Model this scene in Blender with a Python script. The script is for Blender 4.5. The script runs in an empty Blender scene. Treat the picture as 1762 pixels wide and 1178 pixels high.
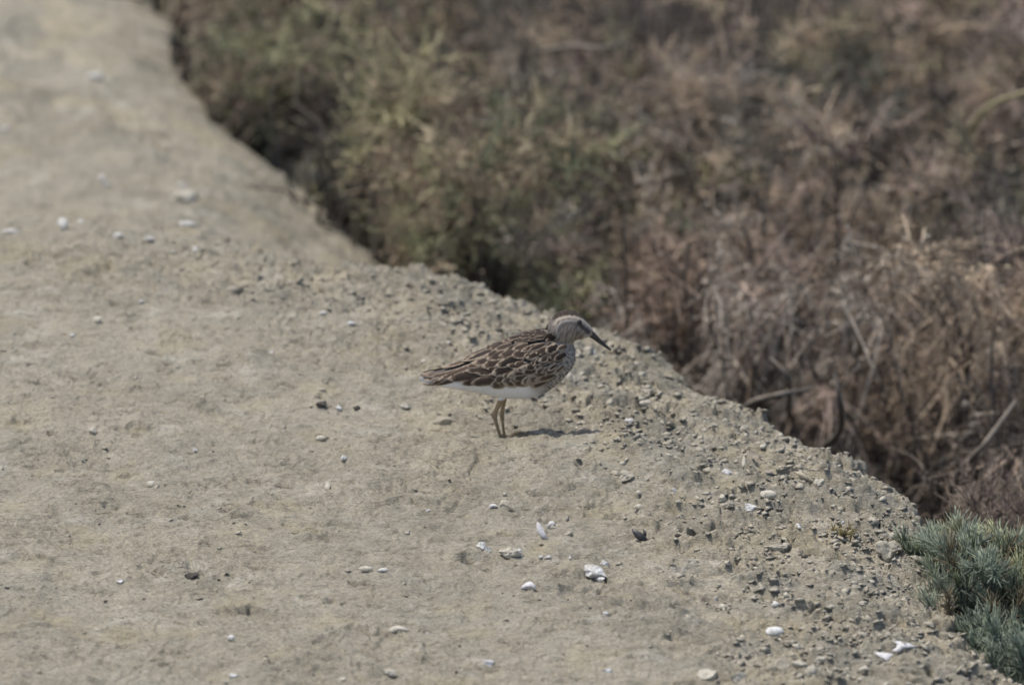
import bpy, math, random
import numpy as np
from mathutils import Vector, Matrix
from mathutils.bvhtree import BVHTree

scene = bpy.context.scene
COL = scene.collection
rad = math.radians

# ------------------------------------------------------------------ camera
PITCH = rad(20.0)
DIST = 8.0
S = 0.76 / 1762.0                      # metres per photo pixel at the bird
FX, FY = 868.0, 757.0                  # where the bird's feet stand in the photo
cP, sP = math.cos(PITCH), math.sin(PITCH)
FWD = Vector((0, cP, -sP)); UP = Vector((0, sP, cP)); RIGHT = Vector((1, 0, 0))
CAM = -DIST * FWD - (FX - 881) * S * RIGHT - (589 - FY) * S * UP
cam_d = bpy.data.cameras.new("camera")
cam = bpy.data.objects.new("camera", cam_d); COL.objects.link(cam)
cam.location = CAM; cam.rotation_euler = (math.pi / 2 - PITCH, 0, 0)
cam_d.sensor_width = 36.0; cam_d.lens = 36.0 * DIST / 0.76
cam_d.clip_start = 0.1; cam_d.clip_end = 500
cam_d.dof.use_dof = True; cam_d.dof.focus_distance = 7.83
cam_d.dof.aperture_fstop = (cam_d.lens / 1000.0) / 0.052
scene.camera = cam

# ------------------------------------------------------------------ sky, sun, exposure
TRAVEL = Vector((0.33, -0.17, -0.92)).normalized()      # direction the sunlight travels
sun_el = math.asin(-TRAVEL.z)
sun_az = math.atan2(-TRAVEL.x, -TRAVEL.y)               # from +Y, clockwise
world = bpy.data.worlds.new("World"); scene.world = world; world.use_nodes = True
nt = world.node_tree; bg = nt.nodes["Background"]
sky = nt.nodes.new("ShaderNodeTexSky"); sky.sky_type = 'NISHITA'; sky.sun_disc = False
sky.sun_elevation = sun_el; sky.sun_rotation = sun_az; sky.dust_density = 2.5; sky.air_density = 1.0
nt.links.new(sky.outputs[0], bg.inputs[0]); bg.inputs[1].default_value = 0.13
sd = bpy.data.lights.new("sun", 'SUN'); sd.energy = 2.6; sd.angle = rad(0.6); sd.color = (1.0, 0.955, 0.875)
so = bpy.data.objects.new("sun", sd); COL.objects.link(so)
so.rotation_euler = TRAVEL.to_track_quat('-Z', 'Y').to_euler(); so.location = (-4, 2, 8)
scene.view_settings.view_transform = 'Standard'; scene.view_settings.look = 'None'
scene.view_settings.exposure = 0.32; scene.view_settings.gamma = 1.0
scene.cycles.use_denoising = True
scene.cycles.max_bounces = 6; scene.cycles.diffuse_bounces = 3

# ------------------------------------------------------------------ helpers
def unproject(px, py, z=0.0):
    d = FWD * DIST + RIGHT * (px - 881) * S + UP * (589 - py) * S
    t = (z - CAM.z) / d.z
    return CAM + d * t

def srgb(*c):
    return tuple(((v / 255) / 12.92 if v / 255 <= 0.04045 else ((v / 255 + 0.055) / 1.055) ** 2.4) for v in c)

_rng = np.random.RandomState(7)
PERM = np.tile(_rng.permutation(256), 3).astype(np.int32)
_ang = np.linspace(0, 2 * np.pi, 16, endpoint=False)
GX, GY = np.cos(_ang).astype(np.float32), np.sin(_ang).astype(np.float32)
RV = _rng.rand(3, 256).astype(np.float32)

def gn(x, y, seed=0):
    xi = np.floor(x); yi = np.floor(y)
    xf = (x - xi).astype(np.float32); yf = (y - yi).astype(np.float32)
    X = (xi.astype(np.int64) + seed * 37) & 255; Y = (yi.astype(np.int64) + seed * 91) & 255
    u = xf * xf * xf * (xf * (xf * 6 - 15) + 10); v = yf * yf * yf * (yf * (yf * 6 - 15) + 10)
    def g(ix, iy, fx, fy):
        h = PERM[PERM[ix & 255] + (iy & 255)] & 15
        return GX[h] * fx + GY[h] * fy
    a = g(X, Y, xf, yf); b = g(X + 1, Y, xf - 1, yf)
    c = g(X, Y + 1, xf, yf - 1); d = g(X + 1, Y + 1, xf - 1, yf - 1)
    return (a + u * (b - a) + v * ((c + u * (d - c)) - (a + u * (b - a)))) * 1.5

def fbm(x, y, seed=0, o=4):
    r = 0; a = 1.0; n = 0
    for k in range(o):
        r = r + a * gn(x * 2 ** k, y * 2 ** k, seed + k); n += a; a *= .5
    return r / n

def worley(x, y, seed=0):
    """F1, F2, a tilt and a random value of the nearest cell"""
    xi = np.floor(x).astype(np.int64); yi = np.floor(y).astype(np.int64)
    f1 = np.full(x.shape, 9.0, np.float32); f2 = f1.copy()
    dx1 = np.zeros(x.shape, np.float32); dy1 = dx1.copy(); hid = np.zeros(x.shape, np.int32)
    for i in (-1, 0, 1):
        for j in (-1, 0, 1):
            h = PERM[PERM[(xi + i + seed * 53) & 255] + ((yi + j + seed * 29) & 255)]
            dx = (x - (xi + i + RV[0][h])).astype(np.float32); dy = (y - (yi + j + RV[1][h])).astype(np.float32)
            d = np.sqrt(dx * dx + dy * dy)
            near = d < f1
            f2 = np.where(near, f1, np.minimum(f2, d))
            f1 = np.where(near, d, f1)
            dx1 = np.where(near, dx, dx1); dy1 = np.where(near, dy, dy1); hid = np.where(near, h, hid)
    return f1, f2, dx1, dy1, RV[2][hid], RV[0][(hid * 7 + 3) & 255], RV[1][(hid * 5 + 11) & 255]

def sstep(a, b, x):
    t = np.clip((x - a) / (b - a), 0, 1); return t * t * (3 - 2 * t)

def mesh_np(name, verts, faces, mat=None, parent=None, smooth=True, cols=None, uvs=None, mats=None, matidx=None):
    verts = np.asarray(verts, np.float32); faces = np.asarray(faces, np.int32)
    k = faces.shape[1]; n = len(faces)
    me = bpy.data.meshes.new(name)
    me.vertices.add(len(verts)); me.vertices.foreach_set("co", verts.ravel())
    me.loops.add(n * k); me.loops.foreach_set("vertex_index", faces.ravel())
    me.polygons.add(n); me.polygons.foreach_set("loop_start", np.arange(0, n * k, k, dtype=np.int32))
    me.polygons.foreach_set("loop_total", np.full(n, k, np.int32))
    if smooth: me.polygons.foreach_set("use_smooth", np.ones(n, bool))
    me.update(calc_edges=True)
    if cols is not None:
        ca = me.color_attributes.new("tint", 'FLOAT_COLOR', 'POINT')
        c4 = np.ones((len(verts), 4), np.float32); c4[:, :3] = cols
        ca.data.foreach_set("color", c4.ravel())
    if uvs is not None:
        uv = me.uv_layers.new(name="uv"); uv.data.foreach_set("uv", np.asarray(uvs, np.float32)[faces.ravel()].ravel())
    for m in (mats or ([mat] if mat else [])): me.materials.append(m)
    if matidx is not None: me.polygons.foreach_set("material_index", np.asarray(matidx, np.int32))
    me.validate()
    o = bpy.data.objects.new(name, me); COL.objects.link(o)
    if parent is not None: o.parent = parent
    return o

def tag(o, label=None, cat=None, group=None, kind=None):
    if label: o["label"] = label
    if cat: o["category"] = cat
    if group: o["group"] = group
    if kind: o["kind"] = kind
    return o

def empty(name, loc=(0, 0, 0)):
    e = bpy.data.objects.new(name, None); COL.objects.link(e); e.location = loc; e.empty_display_size = 0.02
    return e

class Nodes:
    def __init__(s, name, rough=0.9, spec=0.2):
        s.m = bpy.data.materials.new(name); s.m.use_nodes = True; s.t = s.m.node_tree
        s.b = s.t.nodes["Principled BSDF"]; s.b.inputs["Roughness"].default_value = rough
        s.b.inputs["Specular IOR Level"].default_value = spec
    def n(s, typ, **kw):
        nd = s.t.nodes.new("ShaderNode" + typ)
        for k, v in kw.items():
            if k.startswith("_"): setattr(nd, k[1:], v)
            else: nd.inputs[int(k[1:]) if k[0] == "i" and k[1:].isdigit() else k].default_value = v
        return nd
    def l(s, a, b): s.t.links.new(a, b)
    def noise(s, scale, detail=4, rough=.5, vec=None, dist=0.0):
        nd = s.n("TexNoise"); nd.inputs["Scale"].default_value = scale; nd.inputs["Detail"].default_value = detail
        nd.inputs["Roughness"].default_value = rough; nd.inputs["Distortion"].default_value = dist
        s.l(vec or s.coord(), nd.inputs["Vector"]); return nd.outputs[0]
    def coord(s):
        if not hasattr(s, "_c"): s._c = s.n("TexCoord").outputs["Object"]
        return s._c
    def ramp(s, fac, stops, interp='LINEAR'):
        nd = s.n("ValToRGB"); cr = nd.color_ramp; cr.interpolation = interp
        while len(cr.elements) < len(stops): cr.elements.new(0.5)
        for e, (p, c) in zip(cr.elements, stops):
            e.position = p; e.color = (*(c if hasattr(c, '__len__') else (c, c, c)), 1)
        s.l(fac, nd.inputs[0]); return nd.outputs[0]
    def mix(s, a, b, fac, mode='MIX'):
        nd = s.n("Mix", _data_type='RGBA', _blend_type=mode)
        for v, i in ((fac, 0), (a, 6), (b, 7)):
            if hasattr(v, "links") or hasattr(v, "is_linked"): s.l(v, nd.inputs[i])
            else: nd.inputs[i].default_value = v if i == 0 else (*v, 1)
        return nd.outputs[2]
    def math(s, op, a, b=0.0, c=0.0):
        nd = s.n("Math", _operation=op)
        for v, i in ((a, 0), (b, 1), (c, 2)):
            if hasattr(v, "is_linked"): s.l(v, nd.inputs[i])
            else: nd.inputs[i].default_value = v
        return nd.outputs[0]
    def bump(s, h, dist, strength=1.0):
        nd = s.n("Bump"); nd.inputs["Distance"].default_value = dist; nd.inputs["Strength"].default_value = strength
        s.l(h, nd.inputs["Height"]); s.l(nd.outputs[0], s.b.inputs["Normal"])
    def color(s, c):
        if hasattr(c, "is_linked"): s.l(c, s.b.inputs["Base Color"])
        else: s.b.inputs["Base Color"].default_value = (*c, 1)

# ------------------------------------------------------------------ terrain
EDGE_PX = [(150, -330), (190, -200), (225, -90), (250, -10), (292, 45), (297, 100), (328, 150), (348, 188), (352, 215), (378, 228),
           (402, 248), (440, 270), (482, 297), (522, 326), (546, 356), (582, 396), (612, 420), (640, 445), (655, 462)]
EDGE_PX2 = [(690, 467), (760, 483), (800, 493), (850, 513), (900, 529), (945, 541), (1000, 560), (1040, 573), (1070, 583),
            (1090, 602), (1112, 607), (1142, 630), (1180, 656), (1217, 673), (1265, 692), (1300, 716), (1345, 746), (1400, 776),
            (1440, 801), (1482, 823), (1520, 850), (1580, 880), (1590, 915), (1600, 960), (1612, 1010), (1628, 1045), (1644, 1088),
            (1682, 1132), (1740, 1180), (1810, 1240), (1900, 1330), (2050, 1500)]
RIDGE_PX = [(-200, 438), (100, 436), (300, 446), (480, 455), (600, 462), (655, 464)]
_r = [unproject(px, py, 0) for px, py in RIDGE_PX]
_xr = np.array([p.x for p in _r]); _yr = np.array([p.y for p in _r])
def back_z(x, y):
    """how far the bank's far side lies below its near ridge"""
    fade = sstep(-.28, -.10, x)
    q = y - np.interp(x, _xr, _yr) - .004
    return -(.11 + .05 * fade) * sstep(0, .46 - .38 * fade, q) * np.where(x < .08, 1, sstep(.2, .08, x))
def unproject_back(px, py, dz=0.0):
    z = -.08
    for _ in range(60):
        p = unproject(px, py, z); z = .7 * z + .3 * (float(back_z(np.array([p.x]), np.array([p.y]))[0]) + dz)
    return p
_e = [unproject_back(px, py, -.022) for px, py in EDGE_PX] + [unproject(px, py, -0.019) for px, py in EDGE_PX2]
_e = sorted([(p.y, p.x) for p in _e])
_ye = np.array([a for a, b in _e]); _xe = np.array([b for a, b in _e])
_ye = np.concatenate([[-60], _ye, [60]]); _xe = np.concatenate([[_xe[0] + 26], _xe, [_xe[-1] - 16]])
DEPTH = 0.44

# broken ledges and pits: px, py, half width px, half depth px, height mm
LEDGES = [(240, 738, 34, 14, 4), (168, 874, 30, 8, 3.5), (88, 884, 9, 5, 4), (455, 880, 42, 10, 3), (430, 1050, 48, 16, 5), (225, 672, 28, 6, 3),
          (430, 628, 24, 8, 3), (735, 832, 18, 6, 3), (640, 780, 16, 6, 3), (820, 962, 40, 14, 5), (1000, 985, 44, 16, 4),
          (590, 905, 50, 10, 2.5), (300, 1120, 30, 8, 3), (690, 1095, 26, 8, 3), (940, 1075, 30, 10, 3), (960, 880, 34, 8, 3),
          (60, 455, 18, 4, 3), (640, 560, 12, 4, 3), (490, 475, 22, 6, 3), (1150, 880, 36, 8, 4), (1110, 905, 34, 8, 4),
          (1360, 935, 44, 10, 6), (1205, 838, 36, 14, 5), (1010, 700, 30, 12, 6), (1085, 700, 34, 14, 7), (1165, 885, 40, 9, 5),
          (1310, 1000, 50, 12, 4), (1180, 985, 50, 12, 3), (1420, 1060, 46, 14, 5), (1530, 1060, 40, 16, 6), (1540, 1120, 40, 12, 5),
          (1260, 1120, 44, 12, 3), (1470, 870, 40, 12, 5), (1430, 810, 34, 10, 4), (1120, 660, 40, 12, 4), (1230, 700, 40, 12, 5),
          (160, 1010, 40, 10, 3), (60, 960, 40, 8, 3), (520, 1150, 40, 9, 3), (350, 700, 26, 6, 2.5), (120, 800, 30, 6, 2.5),
          (960, 600, 24, 8, 4), (1005, 640, 22, 8, 5), (1300, 860, 40, 12, 5), (1380, 880, 40, 12, 5), (1240, 940, 40, 10, 4)]
PITS = [(1195, 921, 12, 8, 9), (1218, 928, 10, 5, 7), (1228, 916, 8, 5, 6), (1175, 912, 9, 4, 5), (552, 690, 8, 4, 3), (1265, 748, 10, 5, 5),
        (1210, 822, 12, 6, 6), (1198, 828, 8, 4, 5), (1100, 736, 9, 6, 6), (1028, 690, 10, 5, 6), (985, 668, 9, 5, 6), (1390, 952, 16, 5, 8),
        (1345, 930, 12, 4, 5), (1480, 905, 9, 4, 5), (1460, 1048, 12, 5, 6), (1405, 1050, 12, 5, 7), (1612, 1040, 9, 6, 7), (1600, 1150, 9, 9, 7),
        (1045, 700, 12, 4, 6), (1075, 712, 10, 6, 5), (640, 556, 5, 3, 3), (665, 630, 4, 3, 3), (805, 968, 12, 4, 5), (845, 960, 8, 4, 4),
        (1160, 1044, 8, 4, 5), (1215, 1028, 7, 5, 6), (1040, 992, 4, 4, 5), (590, 475, 12, 5, 4), (490, 422, 12, 5, 8), (620, 440, 12, 5, 7)]

def feature(px, py):
    p = unproject(px, py, 0) if py > 455 else unproject_back(px, py)
    return p.x, p.y
LED = [(*feature(a, b), w * S, d * S / sP, h / 1000) for a, b, w, d, h in LEDGES]
PIT = [(*feature(a, b), w * S, d * S / sP, h / 1000) for a, b, w, d, h in PITS]

_fr = random.Random(41)
SLIT = []
for i in range(1150):
    X_ = _fr.uniform(-.40, .40); Y_ = _fr.uniform(-.56, .62)
    dE = float(np.interp(Y_, _ye, _xe)) - X_
    if dE < .006 or _fr.random() > (1.0 if dE < .17 else .75): continue
    if (X_ ** 2 + Y_ ** 2) < .03 ** 2: continue
    r_ = _fr.random()
    if r_ < .62: SLIT.append((0, X_, Y_, _fr.uniform(.0022, .0085), _fr.uniform(.0012, .0030), _fr.uniform(.0018, .0042), _fr.uniform(.0, .45)))
    else: SLIT.append((1, X_, Y_, _fr.uniform(.006, .020), _fr.uniform(.006, .016), _fr.uniform(.0012, .0036) * (1.3 if dE < .17 else .8), _fr.uniform(-.1, .6)))
SLA = np.array(SLIT)

def edge_dist(x, y):
    k = (np.interp(y + .02, _ye, _xe) - np.interp(y - .02, _ye, _xe)) / .04
    wob = .010 * gn(x * 9 + 3, y * 16, 5) + .0065 * gn(x * 30, y * 42, 6) + .0035 * gn(x * 90, y * 100, 8)
    return (x - np.interp(y, _ye, _xe)) / np.sqrt(1 + k * k) + wob * .9

def ground_z(x, y, detail=True):
    x = np.asarray(x, np.float64); y = np.asarray(y, np.float64)
    d = edge_dist(x, y)
    # bank top, its shoulder and the broken wall down into the ditch
    z = -.020 * np.clip((d + .10) / .10, 0, 1) ** 2
    wall = sstep(-.002, .20, d)
    z = z - DEPTH * np.where(d > 0, np.minimum(1.0, .18 * sstep(0, .006, d) + .82 * wall), 0)
    z = z + back_z(x, y) * (d < .05)
    # a soft crest in front of the bird's toes with a hollow behind it
    yc = -.035 - .17 * np.clip(x - .002, 0, .05)
    m_ = sstep(-.15, -.08, x) * sstep(.17, .07, x)
    q = y - yc
    z = z + m_ * .0125 * np.where(q < 0, np.exp(-(q / .06) ** 2), 1 - sstep(0, .028, q))
    z = z + .0075 * np.exp(-((x - .080) / .036) ** 2 - ((y + .022) / .028) ** 2)
    if not detail: return z
    # wind- and water-worn relief
    near = 1 - sstep(.4, 3, np.abs(y)) * .9
    z = z + near * (.0045 * gn(x * 7, y * 5, 11) + .0030 * gn(x * 19, y * 12, 12) + .0016 * gn(x * 46, y * 30, 13))
    sh = sstep(-.30, -.10, d + .05 * gn(x * 9, y * 6, 14)) * sstep(1.3, .3, y)      # crumbly shoulder
    sh = np.clip(sh + .55 * sstep(.15, .55, gn(x * 8 + 4, y * 6, 15)), 0, 1)
    R = .20 + .80 * sh
    # slabs and clods: every cell its own height and tilt
    wx = x + .006 * gn(x * 60, y * 50, 21); wy = y + .008 * gn(x * 55, y * 45, 22)
    ca, sa = math.cos(-.5), math.sin(-.5)
    for sc, amp, sd in ((42, .0085, 1), (95, .0046, 2), (210, .0019, 3)):
        u = (wx * ca + wy * sa) * sc * .52; v = (-wx * sa + wy * ca) * sc * .95
        f1, f2, dx, dy, r0, r1, r2 = worley(u, v, sd)
        keep = sstep(.25, .6, r0) if sd < 3 else 1
        cell = ((r0 - .5) * .42 + (r1 - .5) * dx * 1.5 + (r2 - .70) * dy * 1.5) * sstep(.0, .16, f2 - f1)
        crack = -.55 * sstep(.10, .0, f2 - f1) * (.4 + .6 * r1)
        z = z + amp * (R if sd < 3 else (.45 + .55 * sh)) * (cell * keep + crack * (R if sd < 3 else .7) * sstep(-.2, .3, gn(x * 30, y * 22, 40 + sd)))
    # thin crust ledges
    t = fbm(x * 12, y * 15, 31, 4) * 6
    fr = t - np.floor(t)
    z = z + .0026 * (.5 + .5 * sh) * (np.minimum(fr / .86, 1) - sstep(.88, .97, fr))
    z = z + .0007 * gn(x * 170, y * 140, 33) + .0005 * np.abs(gn(x * 330, y * 260, 34)) * 1.4
    ck = np.abs(gn(x * 26 + .4 * gn(x * 90, y * 70, 51), y * 34 + .4 * gn(x * 90, y * 70, 52), 53))
    z = z - .0030 * sstep(.045, .0, ck) * sstep(.0, .35, gn(x * 14, y * 11, 54)) * (.35 + .65 * sh)
    # scattered shallow pecks
    f1, f2, dx, dy, r0, r1, r2 = worley(x * 42, y * 78, 9)
    z = z - .0030 * sstep(.26, .05, f1 * (1 + .7 * gn(x * 150, y * 200, 55))) * (r0 > .72) * (.5 + .5 * r1) * 1.3
    wig = .004 * gn(x * 70, y * 3, 61) + .0025 * gn(x * 190, y * 9, 62)
    for cx, cy, w, l, h in LED:
        m = (np.abs(x - cx) < w * 2.4) & (np.abs(y - cy) < l * 3 + .01)
        if not m.any(): continue
        uu = (x[m] - cx) / w; ww = y[m] - cy - wig[m] * 1.5 + .25 * (x[m] - cx) + l * .5 * uu * uu * .5
        z[m] += 1.5 * h * np.exp(-uu * uu) * sstep(-.0022, .0008, ww) * np.exp(-np.maximum(ww, 0) / l * .9)
    for cx, cy, w, l, h in PIT:
        m = (np.abs(x - cx) < w * 2.4) & (np.abs(y - cy) < l * 2.4)
        if not m.any(): continue
        q = ((x[m] - cx) / w) ** 2 + ((y[m] - cy) / l) ** 2 + .8 * gn(x[m] * 160, y[m] * 110, 63)
        z[m] -= 1.4 * h * sstep(1.2, .35, q)
    sel = SLIT
    if x.size < 60:
        mx, my = float(x.mean()), float(y.mean()); sel = [SLIT[i] for i in np.nonzero((np.abs(SLA[:, 1] - mx) < .06) & (np.abs(SLA[:, 2] - my) < .06))[0]]
    order = None
    if x.size > 5000:
        order = np.argsort(y, kind='stable'); ysrt = y[order]
    for t_, cx, cy, w, l, h, sl in sel:
        ext = w * 2.2 + l * 3
        if order is not None:
            lo_, hi_ = np.searchsorted(ysrt, (cy - ext, cy + ext)); c_ = order[lo_:hi_]; ii = c_[np.abs(x[c_] - cx) < w * 2.3]
        else: ii = np.nonzero((np.abs(x - cx) < w * 2.3) & (np.abs(y - cy) < ext))[0]
        if not len(ii): continue
        xx, yy = x[ii] - cx, y[ii] - cy + sl * (x[ii] - cx) + .0022 * gn(x[ii] * 190, y[ii] * 60, 64)
        if t_ == 0: z[ii] -= 1.35 * h * sstep(1.15, .5, (xx / w) ** 2 + (yy / l) ** 2)
        else: z[ii] += 1.3 * h * np.exp(-(xx / w) ** 2) * sstep(-.0016, .0006, yy + .3 * l * (xx / w) ** 2) * np.exp(-np.maximum(yy, 0) / l)
    # lumpy ditch bed
    z = z + sstep(.1, .25, d) * (.012 * gn(x * 12, y * 12, 71) + .006 * gn(x * 33, y * 30, 72)) * near
    z = z - Z00[0] * np.exp(-((x * x + y * y) / .03 ** 2))
    return z
Z00 = [0.0]

def gz(x, y):
    return float(ground_z(np.array([x]), np.array([y]))[0])

Z00[0] = gz(0.0, 0.0) + .0006
def on_ground(px, py):
    z = 0.0 if py > 455 else unproject_back(px, py).z
    for _ in range(12):
        p = unproject(px, py, z); z = .6 * z + .4 * gz(p.x, p.y)
    p = unproject(px, py, z); return Vector((p.x, p.y, gz(p.x, p.y)))

def axis(fine0, fine1, step, far):
    a = list(np.arange(fine0, fine1, step)); s = step; v = a[-1]
    hi = []
    while v < far: s *= 1.22; v += s; hi.append(v)
    s = step; v = a[0]; lo = []
    while v > -far: s *= 1.22; v -= s; lo.append(v)
    return np.array(lo[::-1] + a + hi)
xs = axis(-.42, .42, .00115, 45)
yn = list(np.arange(-.60, .42, .0019)); yf = list(np.arange(.42, 2.0, .0045))
s_, v_ = .0045, 2.0; hi = []
while v_ < 60: hi.append(v_); s_ *= 1.2; v_ += s_
s_, v_ = .002, -.60; lo = []
while v_ > -45: s_ *= 1.25; v_ -= s_; lo.append(v_)
ys = np.array(lo[::-1] + yn + yf + hi)
X, Y = np.meshgrid(xs, ys); nx, ny = len(xs), len(ys)
Xf, Yf = X.ravel(), Y.ravel()
Z = ground_z(Xf, Yf)
idx = np.arange(nx * ny).reshape(ny, nx)
F = np.stack([idx[:-1, :-1], idx[:-1, 1:], idx[1:, 1:], idx[1:, :-1]], -1).reshape(-1, 4)
# pigment of the soil: tone, salt, dark ditch mud with shade painted into it
D_ = edge_dist(Xf, Yf)
shm = sstep(-.28, -.06, D_ + .05 * gn(Xf * 9, Yf * 6, 14))
cols = np.zeros((len(Xf), 3), np.float32)
cols[:, 0] = np.clip(.5 + .5 * fbm(Xf * 9, Yf * 7, 81, 4), 0, 1)
_w = worley(((Xf + .006 * gn(Xf * 60, Yf * 50, 21)) * math.cos(-.5) + (Yf + .008 * gn(Xf * 55, Yf * 45, 22)) * math.sin(-.5)) * 42 * .52,
            (-(Xf + .006 * gn(Xf * 60, Yf * 50, 21)) * math.sin(-.5) + (Yf + .008 * gn(Xf * 55, Yf * 45, 22)) * math.cos(-.5)) * 42 * .95, 1)
cols[:, 1] = .5 + (_w[5] - .5) * (.25 + .75 * shm)
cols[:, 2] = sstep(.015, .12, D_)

g = Nodes("silty_soil", .95, .12)
at = g.n("Attribute", _attribute_name="tint"); sp = g.n("SeparateColor"); g.l(at.outputs["Color"], sp.inputs[0])
big = g.noise(9, 5, .55)
base = g.ramp(big, [(.3, (.350, .316, .243)), (.5, (.381, .345, .268)), (.7, (.414, .377, .296))])
base = g.mix(base, g.ramp(sp.outputs[0], [(.2, (.93, .94, .95)), (.55, (1, 1, 1)), (.85, (1.06, 1.04, 1.0))]), 1.0, 'MULTIPLY')
base = g.mix(base, g.ramp(sp.outputs[1], [(.0, (.80, .82, .85)), (.5, (1, 1, 1)), (1.0, (1.17, 1.14, 1.09))]), 1.0, 'MULTIPLY')
patch = g.noise(24, 5, .62, dist=.5)
base = g.mix(base, (.56, .525, .45), g.math('MULTIPLY', g.ramp(patch, [(.56, 0), (.66, 1)]), .38))
base = g.mix(base, (.25, .215, .16), g.math('MULTIPLY', g.ramp(patch, [(.30, 1), (.42, 0)]), .35))
med = g.noise(60, 6, .6)
base = g.mix(base, g.ramp(med, [(.30, .82), (.5, 1.0), (.72, 1.14)]), 1.0, 'MULTIPLY')
mpf = g.n('Mapping'); mpf.inputs['Scale'].default_value = (.42, 1, 1); mpf.inputs['Rotation'].default_value = (0, 0, .28); g.l(g.coord(), mpf.inputs[0]); STR = mpf.outputs[0]
fine = g.noise(1000, 5, .68, vec=STR)
base = g.mix(base, g.ramp(fine, [(.30, .60), (.48, 1.0), (.66, 1.38)]), 1.0, 'MULTIPLY')
tn = g.noise(17, 3, .5)
base = g.mix(base, (.46, .39, .25), g.math('MULTIPLY', g.ramp(tn, [(.56, 0), (.70, 1)]), .45))
salt = g.noise(150, 4, .7)
base = g.mix(base, (.56, .53, .46), g.math('MULTIPLY', g.ramp(salt, [(.58, 0), (.72, 1)]), .55))
grit = g.noise(1500, 2, .5)
base = g.mix(base, (.66, .62, .57), g.math('MULTIPLY', g.ramp(grit, [(.66, 0), (.72, 1)]), .5))
base = g.mix(base, (.09, .075, .06), g.math('MULTIPLY', g.ramp(g.noise(330, 4, .6, dist=.9, vec=STR), [(.62, 0), (.70, 1)]), .6))
ditch = g.ramp(g.noise(70, 5, .7), [(.3, (.022, .018, .015)), (.6, (.05, .041, .033)), (.8, (.10, .083, .066))])  # mud colour deepened to stand in for shade under the shrubs
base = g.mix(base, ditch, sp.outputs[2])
g.color(base)
hb = g.math('ADD', g.math('MULTIPLY', g.noise(800, 5, .75, vec=STR), 1.0), g.math('MULTIPLY', g.noise(240, 6, .72, dist=1.2, vec=STR), 2.0))
g.bump(hb, .0017, 1.0)
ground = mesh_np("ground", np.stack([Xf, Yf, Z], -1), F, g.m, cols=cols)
tag(ground, kind="structure")

# ------------------------------------------------------------------ generic growers
def tubes(polys, k=5):
    """polys: list of (points Nx3, radii N) -> verts, quads"""
    V = []; Fq = []; off = 0
    a = np.linspace(0, 2 * np.pi, k, endpoint=False)
    for P, r in polys:
        P = np.asarray(P, float); n = len(P)
        T = np.gradient(P, axis=0); T /= np.linalg.norm(T, axis=1)[:, None] + 1e-12
        ref = np.array([.31, .17, .93]) if abs(T[0][2]) < .9 else np.array([1., .1, 0])
        A = np.cross(T, ref); A /= np.linalg.norm(A, axis=1)[:, None] + 1e-12
        B = np.cross(T, A)
        ring = P[:, None, :] + (A[:, None, :] * np.cos(a)[None, :, None] + B[:, None, :] * np.sin(a)[None, :, None]) * np.asarray(r)[:, None, None]
        V.append(ring.reshape(-1, 3))
        i = np.arange(n - 1)[:, None] * k + np.arange(k)[None, :]
        j = np.arange(n - 1)[:, None] * k + (np.arange(k)[None, :] + 1) % k
        Fq.append(np.stack([i, j, j + k, i + k], -1).reshape(-1, 4) + off); off += n * k
    return np.concatenate(V), np.concatenate(Fq)

def leaves(P, Dr, L, W, rs, up=(0, 0, 1)):
    """thin folded leaf blades: base P, direction Dr, length L, width W"""
    n = len(P)
    Dr = Dr / (np.linalg.norm(Dr, axis=1)[:, None] + 1e-9)
    q = rs.normal(size=(n, 3)); sd_ = np.cross(Dr, q); sd_ /= np.linalg.norm(sd_, axis=1)[:, None] + 1e-9
    nr = np.cross(Dr, sd_)
    mid = P + Dr * (L * .5)[:, None] + nr * (W * .28)[:, None]
    V = np.stack([P, mid - sd_ * (W / 2)[:, None], P + Dr * L[:, None], mid + sd_ * (W / 2)[:, None]], 1).reshape(-1, 3)
    i = np.arange(n) * 4
    return V, np.stack([i, i + 1, i + 2, i + 3], -1)

def leafmat(name, rough=.75, trans=.15):
    m = Nodes(name, rough, .15)
    at = m.n("Attribute", _attribute_name="tint")
    c = m.mix(at.outputs["Color"], m.ramp(m.noise(260, 3, .6), [(.3, .72), (.5, 1.0), (.7, 1.28)]), 1.0, 'MULTIPLY')
    m.color(c)
    return m.m
LEAF = leafmat("shrub_leaf")
BARK = Nodes("grey_bark", .9, .1)
BARK.color(BARK.ramp(BARK.noise(130, 5, .6), [(.3, (.05, .042, .036)), (.5, (.105, .09, .076)), (.75, (.20, .172, .145))]))  # bark colour darkened to paint in the shade low among the stems
BARK.bump(BARK.noise(500, 3, .6), .0006)
BARK = BARK.m

def calm(c, k=.55):
    c = np.array(c); m = c.mean(); return (m * np.array([1.08, 1.0, .88]) * (1 - k) + c * k) * np.array([1.0, 1.0, .91])
VOIDS = []
for a_, b_, z_, r_, h_ in ((838, 110, -.10, .060, .12), (455, 170, -.16, .055, .10), (1432, 175, -.10, .035, .08), (560, 320, -.16, .035, .10), (905, 440, -.16, .035, .10), (690, 165, -.12, .03, .06),
                        (1320, 640, -.16, .040, .10), (1540, 790, -.18, .060, .12), (1660, 790, -.16, .045, .10), (1180, 560, -.15, .035, .08), (1350, 400, -.1, .03, .06), (1480, 690, -.16, .035, .08),
                        (1500, 420, -.10, .035, .06), (1740, 330, -.10, .04, .08), (860, 350, -.12, .03, .06), (1120, 210, -.10, .028, .06), (1600, 330, -.1, .03, .06)):
    v_ = unproject(a_, b_, z_); VOIDS.append((v_.x, v_.y, z_, r_, h_))
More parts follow.
